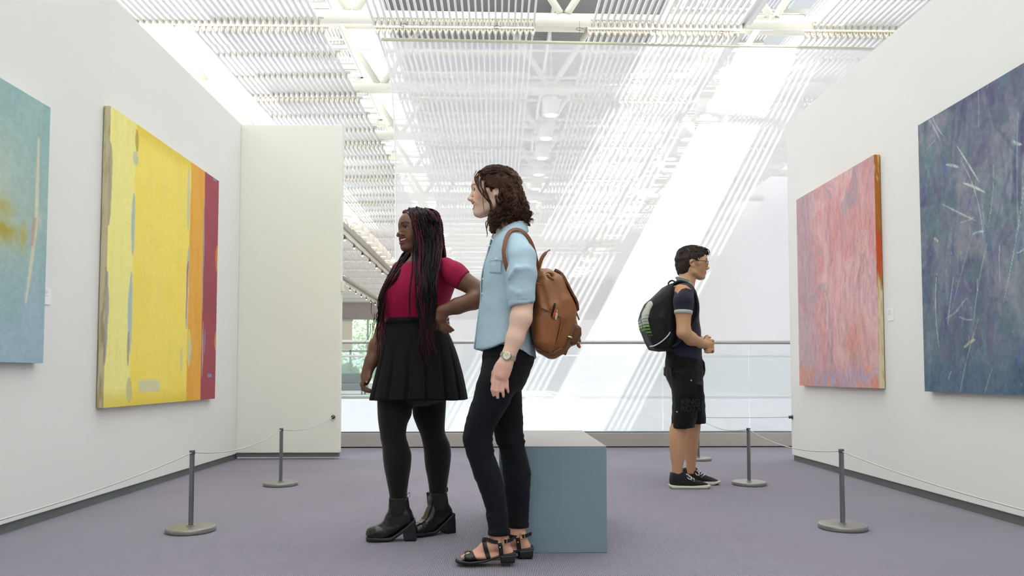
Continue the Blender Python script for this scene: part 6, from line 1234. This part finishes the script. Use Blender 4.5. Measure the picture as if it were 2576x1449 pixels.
# ------------------------------------------------------------------ brown leather backpack on the woman in the blue shirt
tan_m = mat('tan_leather', (134, 82, 36), 0.42, spec=0.45, bump=(16, 0.35), var=(7, 0.16), coat=0.08); tan_d = mat('tan_leather_dark', (98, 60, 34), 0.45, spec=0.4, bump=(60, 0.12), var=(14, 0.10))
bp = tag(empty('backpack', W.P(1390, 800)), 'brown leather backpack with flap and drawstring on the woman in jeans', 'backpack')
Bk = Solid(); out = [(1350, 684), (1356, 679), (1378, 679), (1396, 689), (1411, 701), (1415, 712), (1423, 732), (1438, 758), (1446, 776), (1446, 790), (1444, 806), (1446, 830), (1440, 862), (1418, 888), (1391, 902), (1378, 900), (1352, 886), (1337, 855), (1334, 820), (1341, 792), (1345, 717)]
yb = W.d0 + 0.0
Bk.poly(W.outline(out), yb, 0.150, 0.055, 0.02, taper=(np.array([W.P(0, 905)[2], W.P(0, 800)[2], W.P(0, 700)[2], W.P(0, 678)[2]]), np.array([0.90, 1.0, 0.86, 0.62])))
Bk.chain(W.line([(1352, 720, -0.125), (1366, 790, -0.150), (1360, 850, -0.148)]), [0.006, 0.012, 0.010], 0.03); Bk.chain(W.line([(1372, 715, -0.128), (1392, 775, -0.146), (1398, 800, -0.150)]), [0.006, 0.010, 0.006], 0.03); Bk.chain(W.line([(1408, 712, -0.11), (1418, 760, -0.13), (1414, 800, -0.14)]), [0.008, 0.010, 0.006], 0.025)
Bk.ell(W.P(1384, 692, -0.115), (0.018, 0.028, 0.018), frame(1, 0, -0.6), 0.01, 's')
def tanfold(P, N): return folds(P, N, 0.013, (9, 9, 5), 12.0)
skin_obj(bp, Bk, 'body', tan_m, None, 0.006, (), 1, tanfold)
Pk = Solid(); Pk.poly(W.outline([(1344, 804), (1361, 775), (1385, 786), (1411, 799), (1402, 845), (1392, 880), (1384, 889), (1362, 880), (1346, 862)], -0.15), yb - 0.140, 0.032, 0.024, 0.01); Pk.chain(W.line([(1362, 800, -0.166), (1368, 860, -0.168)]), [0.004, 0.008], 0.02); Pk.chain(W.line([(1386, 806, -0.166), (1384, 862, -0.168)]), [0.004, 0.007], 0.02)
skin_obj(bp, Pk, 'side_pocket', tan_m, None, 0.005, (), 1, lambda P, N: folds(P, N, 0.008, (14, 14, 6), 15.0))
hemL = spline(W.line([(1361, 774, -0.172), (1385, 786, -0.176), (1411, 799, -0.168)]), 24); v, f = tube_arrays(hemL, 0.0035, 8); rel(obj('pocket_hem', v, fix_tris(f), tan_d, None, True), bp)
# seams as raised piping
for L in ([(1372, 680, -0.085), (1370, 704, -0.125), (1362, 716, -0.135), (1347, 712, -0.12)], [(1422, 748, -0.118), (1416, 790, -0.145), (1404, 850, -0.152), (1392, 884, -0.145)], [(1350, 876, -0.142), (1372, 888, -0.146), (1386, 890, -0.146), (1412, 876, -0.14)]):
    v, f = tube_arrays(spline(W.line(L), 30), 0.0032, 8); rel(obj('piping', v, fix_tris(f), tan_m, None, True), bp)
# flap, back pocket and its strap
fp = spline(W.line([(1392, 684, 0.0), (1408, 695, 0.0), (1420, 716, 0.0), (1433, 742, 0.0), (1445, 765, 0.0), (1449, 785, 0.0)]), 26); fw_ = np.interp(np.linspace(0, 1, 26), [0, 0.3, 0.8, 1], [0.17, 0.215, 0.225, 0.19])
rel(ribbon(fp, (0, 1, 0), fw_, 0.009, 'flap', tan_d), bp)
Rp = Solid(); Rp.poly(W.outline([(1412, 806), (1422, 812), (1445, 820), (1455, 828), (1455, 850), (1447, 868), (1432, 872), (1416, 862), (1411, 845)], -0.02), yb - 0.02, 0.105, 0.020, 0.008); skin_obj(bp, Rp, 'rear_pocket', tan_m, None, 0.005, (), 1, lambda P, N: folds(P, N, 0.006, (14, 14, 8), 17.0))
Rf = Solid(); Rf.poly(W.outline([(1424, 810), (1446, 819), (1456, 828), (1457, 846), (1444, 868), (1432, 871), (1418, 862), (1415, 848)], -0.02), yb - 0.02, 0.112, 0.014, 0.006); Rf.poly(W.outline([(1405, 800), (1440, 835), (1425, 885), (1400, 880)], -0.02), yb - 0.02, 0.09, 0.01, 0.004, 's'); skin_obj(bp, Rf, 'pocket_flap', tan_d, None, 0.0045)
strap('pocket_strap', W.line([(1443, 820, -0.136), (1436, 845, -0.140), (1429, 868, -0.140), (1424, 884, -0.138), (1420, 893, -0.136)]), np.array((1, 0, 0.3)), 0.012, tan_d, bp, 0.003)
c = W.P(1433, 848, -0.146); v, f = tube_arrays([c + np.array((-0.010, 0, 0.003)), c + np.array((0.012, 0, -0.003))], 0.0045, 10); rel(obj('clasp', v, fix_tris(f), mat('clasp_metal', (206, 196, 160), 0.25, metal=0.95), None, True), bp)
# drawstring, eyelets, tassel cord and grab loop
for (x, y) in ((1378, 695), (1396, 710)):
    t = np.linspace(0, 2 * math.pi, 18); c = W.P(x, y, -0.118); v, f = tube_arrays(np.array([c + np.array((0.008 * math.cos(k), -0.004, 0.008 * math.sin(k))) for k in t]), 0.0022, 6); rel(obj('eyelet', v, fix_tris(f), gold_m, None, True), bp)
v, f = tube_arrays(spline(W.line([(1378, 695, -0.122), (1386, 698, -0.136), (1392, 704, -0.134), (1396, 710, -0.122)]), 16), 0.004, 8); rel(obj('drawstring', v, fix_tris(f), tan_m, None, True), bp)
strap('hanging_cord', W.line([(1444, 795, -0.05), (1449, 815, -0.05), (1454, 836, -0.05), (1457, 852, -0.05)]), np.array((1, 0.3, 0)), 0.011, tan_m, bp, 0.006)
for (x, y) in ((1456, 853), (1455, 868)):
    o_ = Solid().ell(W.P(x, y, -0.05), (0.008, 0.007, 0.010), None).cap(W.P(x, y, -0.05), W.P(x + 3, y + 5, -0.05), 0.004, 0.006, 0.004); skin_obj(bp, o_, 'cord_knot', tan_m, None, 0.003)
strap('flap_strap', W.line([(1447, 778, 0.0), (1452, 792, 0.0), (1457, 805, 0.0)]), np.array((0, 1, 0)), 0.02, tan_d, bp, 0.004)
strap('grab_handle', W.line([(1355, 678, -0.01), (1358, 664, -0.015), (1364, 648, -0.02), (1373, 636, -0.025), (1384, 628, -0.03)]), np.array((0.8, -0.5, 0.5)), 0.017, mat('handle_tan', (146, 94, 58), 0.5), bp, 0.005)
# shoulder straps
st_m = mat('strap_tan', (120, 74, 44), 0.5, spec=0.4, var=(20, 0.1))
for s in (-1, 1):
    pts = [(1354, 683, s * 0.05), (1350, 660, s * 0.075), (1345, 636, s * 0.095), (1334, 606, s * 0.112), (1318, 585, s * 0.118), (1300, 577, s * 0.122), (1284, 582, s * 0.134), (1274, 597, s * 0.160), (1269, 617, s * 0.182), (1267, 636, s * 0.192), (1271, 660, s * 0.196), (1278, 684, s * 0.192), (1288, 715, s * 0.165), (1310, 760, s * 0.155), (1336, 800, s * 0.14)]
    p = np.array(W.line(pts)); nrm = p - np.array([W.P(1300, 640, 0)] * len(p)); nrm[:, 0] *= 0.5; tg2 = np.gradient(p, axis=0); wd = np.cross(tg2, nrm); ps = spline(p, 60); ws = spline(wd / np.linalg.norm(wd, axis=1)[:, None], 60)
    rel(ribbon(ps, ws, 0.016, 0.005, 'shoulder_strap', st_m), bp)
# pens in the side pocket (loose things)
def pen(a, b, w, r, m, label, cap_c):
    e = tag(empty('pen', W.P(*a, w)), label, 'pen'); p0, p1 = W.P(a[0], a[1], w), W.P(b[0], b[1], w); v, f = tube_arrays([p0, p0 + (p1 - p0) * 0.93, p1], [r, r, r * 0.6], 12); rel(obj('barrel', v, fix_tris(f), m, None, True), e)
    d = (p1 - p0) / np.linalg.norm(p1 - p0); q = p0 + (p1 - p0) * 0.55 + np.array((0.0, -r - 0.001, 0)); v, f = tube_arrays([q, q + d * 0.025], 0.0013, 6); rel(obj('clip', v, fix_tris(f), cap_c, None, True), e)
pen((1388, 796), (1396.5, 762), -0.178, 0.0050, mat('pen_black', (18, 18, 20), 0.3), 'black pen sticking out of the backpack side pocket', mat('pen_black'))
pen((1392, 800), (1395, 786), -0.180, 0.0044, mat('pen_orange', (224, 92, 40), 0.35), 'orange pen in the backpack side pocket', mat('pen_orange'))
pen((1398, 804), (1400.5, 787), -0.178, 0.0044, mat('pen_white', (226, 222, 206), 0.3), 'white pen in the backpack side pocket', steel2)
# ------------------------------------------------------------------ black backpack on the man
bk2 = tag(empty('backpack', Mn.P(1650, 800)), 'black backpack with fading white and green bars on the man', 'backpack')
blk_m = mat('pack_nylon', (20, 20, 21), 0.7, spec=0.3, bump=(240, 0.25), sheen=0.05)
Q = Solid(); o2 = [(1684, 716), (1672, 722), (1658, 735), (1640, 752), (1626, 764), (1617, 784), (1611, 804), (1614, 828), (1626, 858), (1638, 880), (1662, 884), (1684, 883), (1692, 860), (1692, 800), (1688, 750)]
Q.poly(Mn.outline(o2), Mn.d0 - 0.01, 0.150, 0.055, 0.02); Q.chain(Mn.line([(1676, 740, -0.12), (1665, 800, -0.158), (1668, 850, -0.155)]), [0.006, 0.012, 0.008], 0.03); Q.chain(Mn.line([(1652, 752, -0.12), (1640, 800, -0.152)]), [0.005, 0.009], 0.03)
skin_obj(bk2, Q, 'body', blk_m, None, 0.0065, (), 1, lambda P, N: folds(P, N, 0.012, (9, 9, 6), 22.0))
Pp = Solid(); Pp.poly(Mn.outline([(1627, 762), (1639, 770), (1628, 786), (1624, 806), (1628, 830), (1638, 852), (1629, 856), (1615, 830), (1610.5, 804), (1616, 784)]), Mn.d0 - 0.01, 0.146, 0.030, 0.01)
zt, zb_ = Mn.P(0, 762)[2], Mn.P(0, 856)[2]
def pk_col(P):
    t = (zt - P[:, 2]) / (zt - zb_); c = np.tile(np.array((176, 182, 172.)), (len(P), 1)); k = (t * 11.5) % 1.0; dark = (k > (0.92 - 0.75 * sstep(0.30, 1.0, t))) & (t > 0.34); g_ = sstep(0.5, 0.72, t)[:, None]; c = c * (1 - g_) + np.array((110, 168, 40.)) * g_
    g2 = sstep(0.82, 0.98, t)[:, None]; c = c * (1 - g2) + np.array((20, 20, 21.)) * g2; c[dark] = (22, 24, 22); return c
skin_obj(bk2, Pp, 'printed_panel', mat('pack_print', (176, 182, 172), 0.6, attr=True), pk_col, 0.005, [(2, zb_ - 0.01, zt, 0.003)], 1, lambda P, N: folds(P, N, 0.010, (9, 9, 8), 25.0))
v, f = tube_arrays(spline(Mn.line([(1634, 872, -0.145), (1648, 869, -0.163), (1666, 858, -0.172), (1682, 842, -0.165), (1690, 826, -0.145)]), 30), 0.0042, 8); rel(obj('piping', v, fix_tris(f), mat('pack_piping', (206, 208, 204), 0.5), None, True), bk2)
strap('grab_loop', Mn.line([(1684, 722, 0.0), (1682, 712, -0.02), (1690, 706, -0.03), (1700, 710, -0.03)]), np.array((0.3, 1, 0)), 0.03, blk_m, bk2, 0.008)
for s in (-1, 1):
    strap('shoulder_strap', Mn.line([(1686, 728, s * 0.07), (1692, 718, s * 0.09), (1706, 711, s * 0.105), (1722, 714, s * 0.112), (1734, 722, s * 0.125), (1743, 734, s * 0.150), (1750, 756, s * 0.165), (1752, 785, s * 0.172), (1744, 815, s * 0.178), (1722, 850, s * 0.19), (1694, 872, s * 0.15)]), np.array((0.15, s * 1.0, 0.35)), 0.055, blk_m, bk2, 0.012, 40)
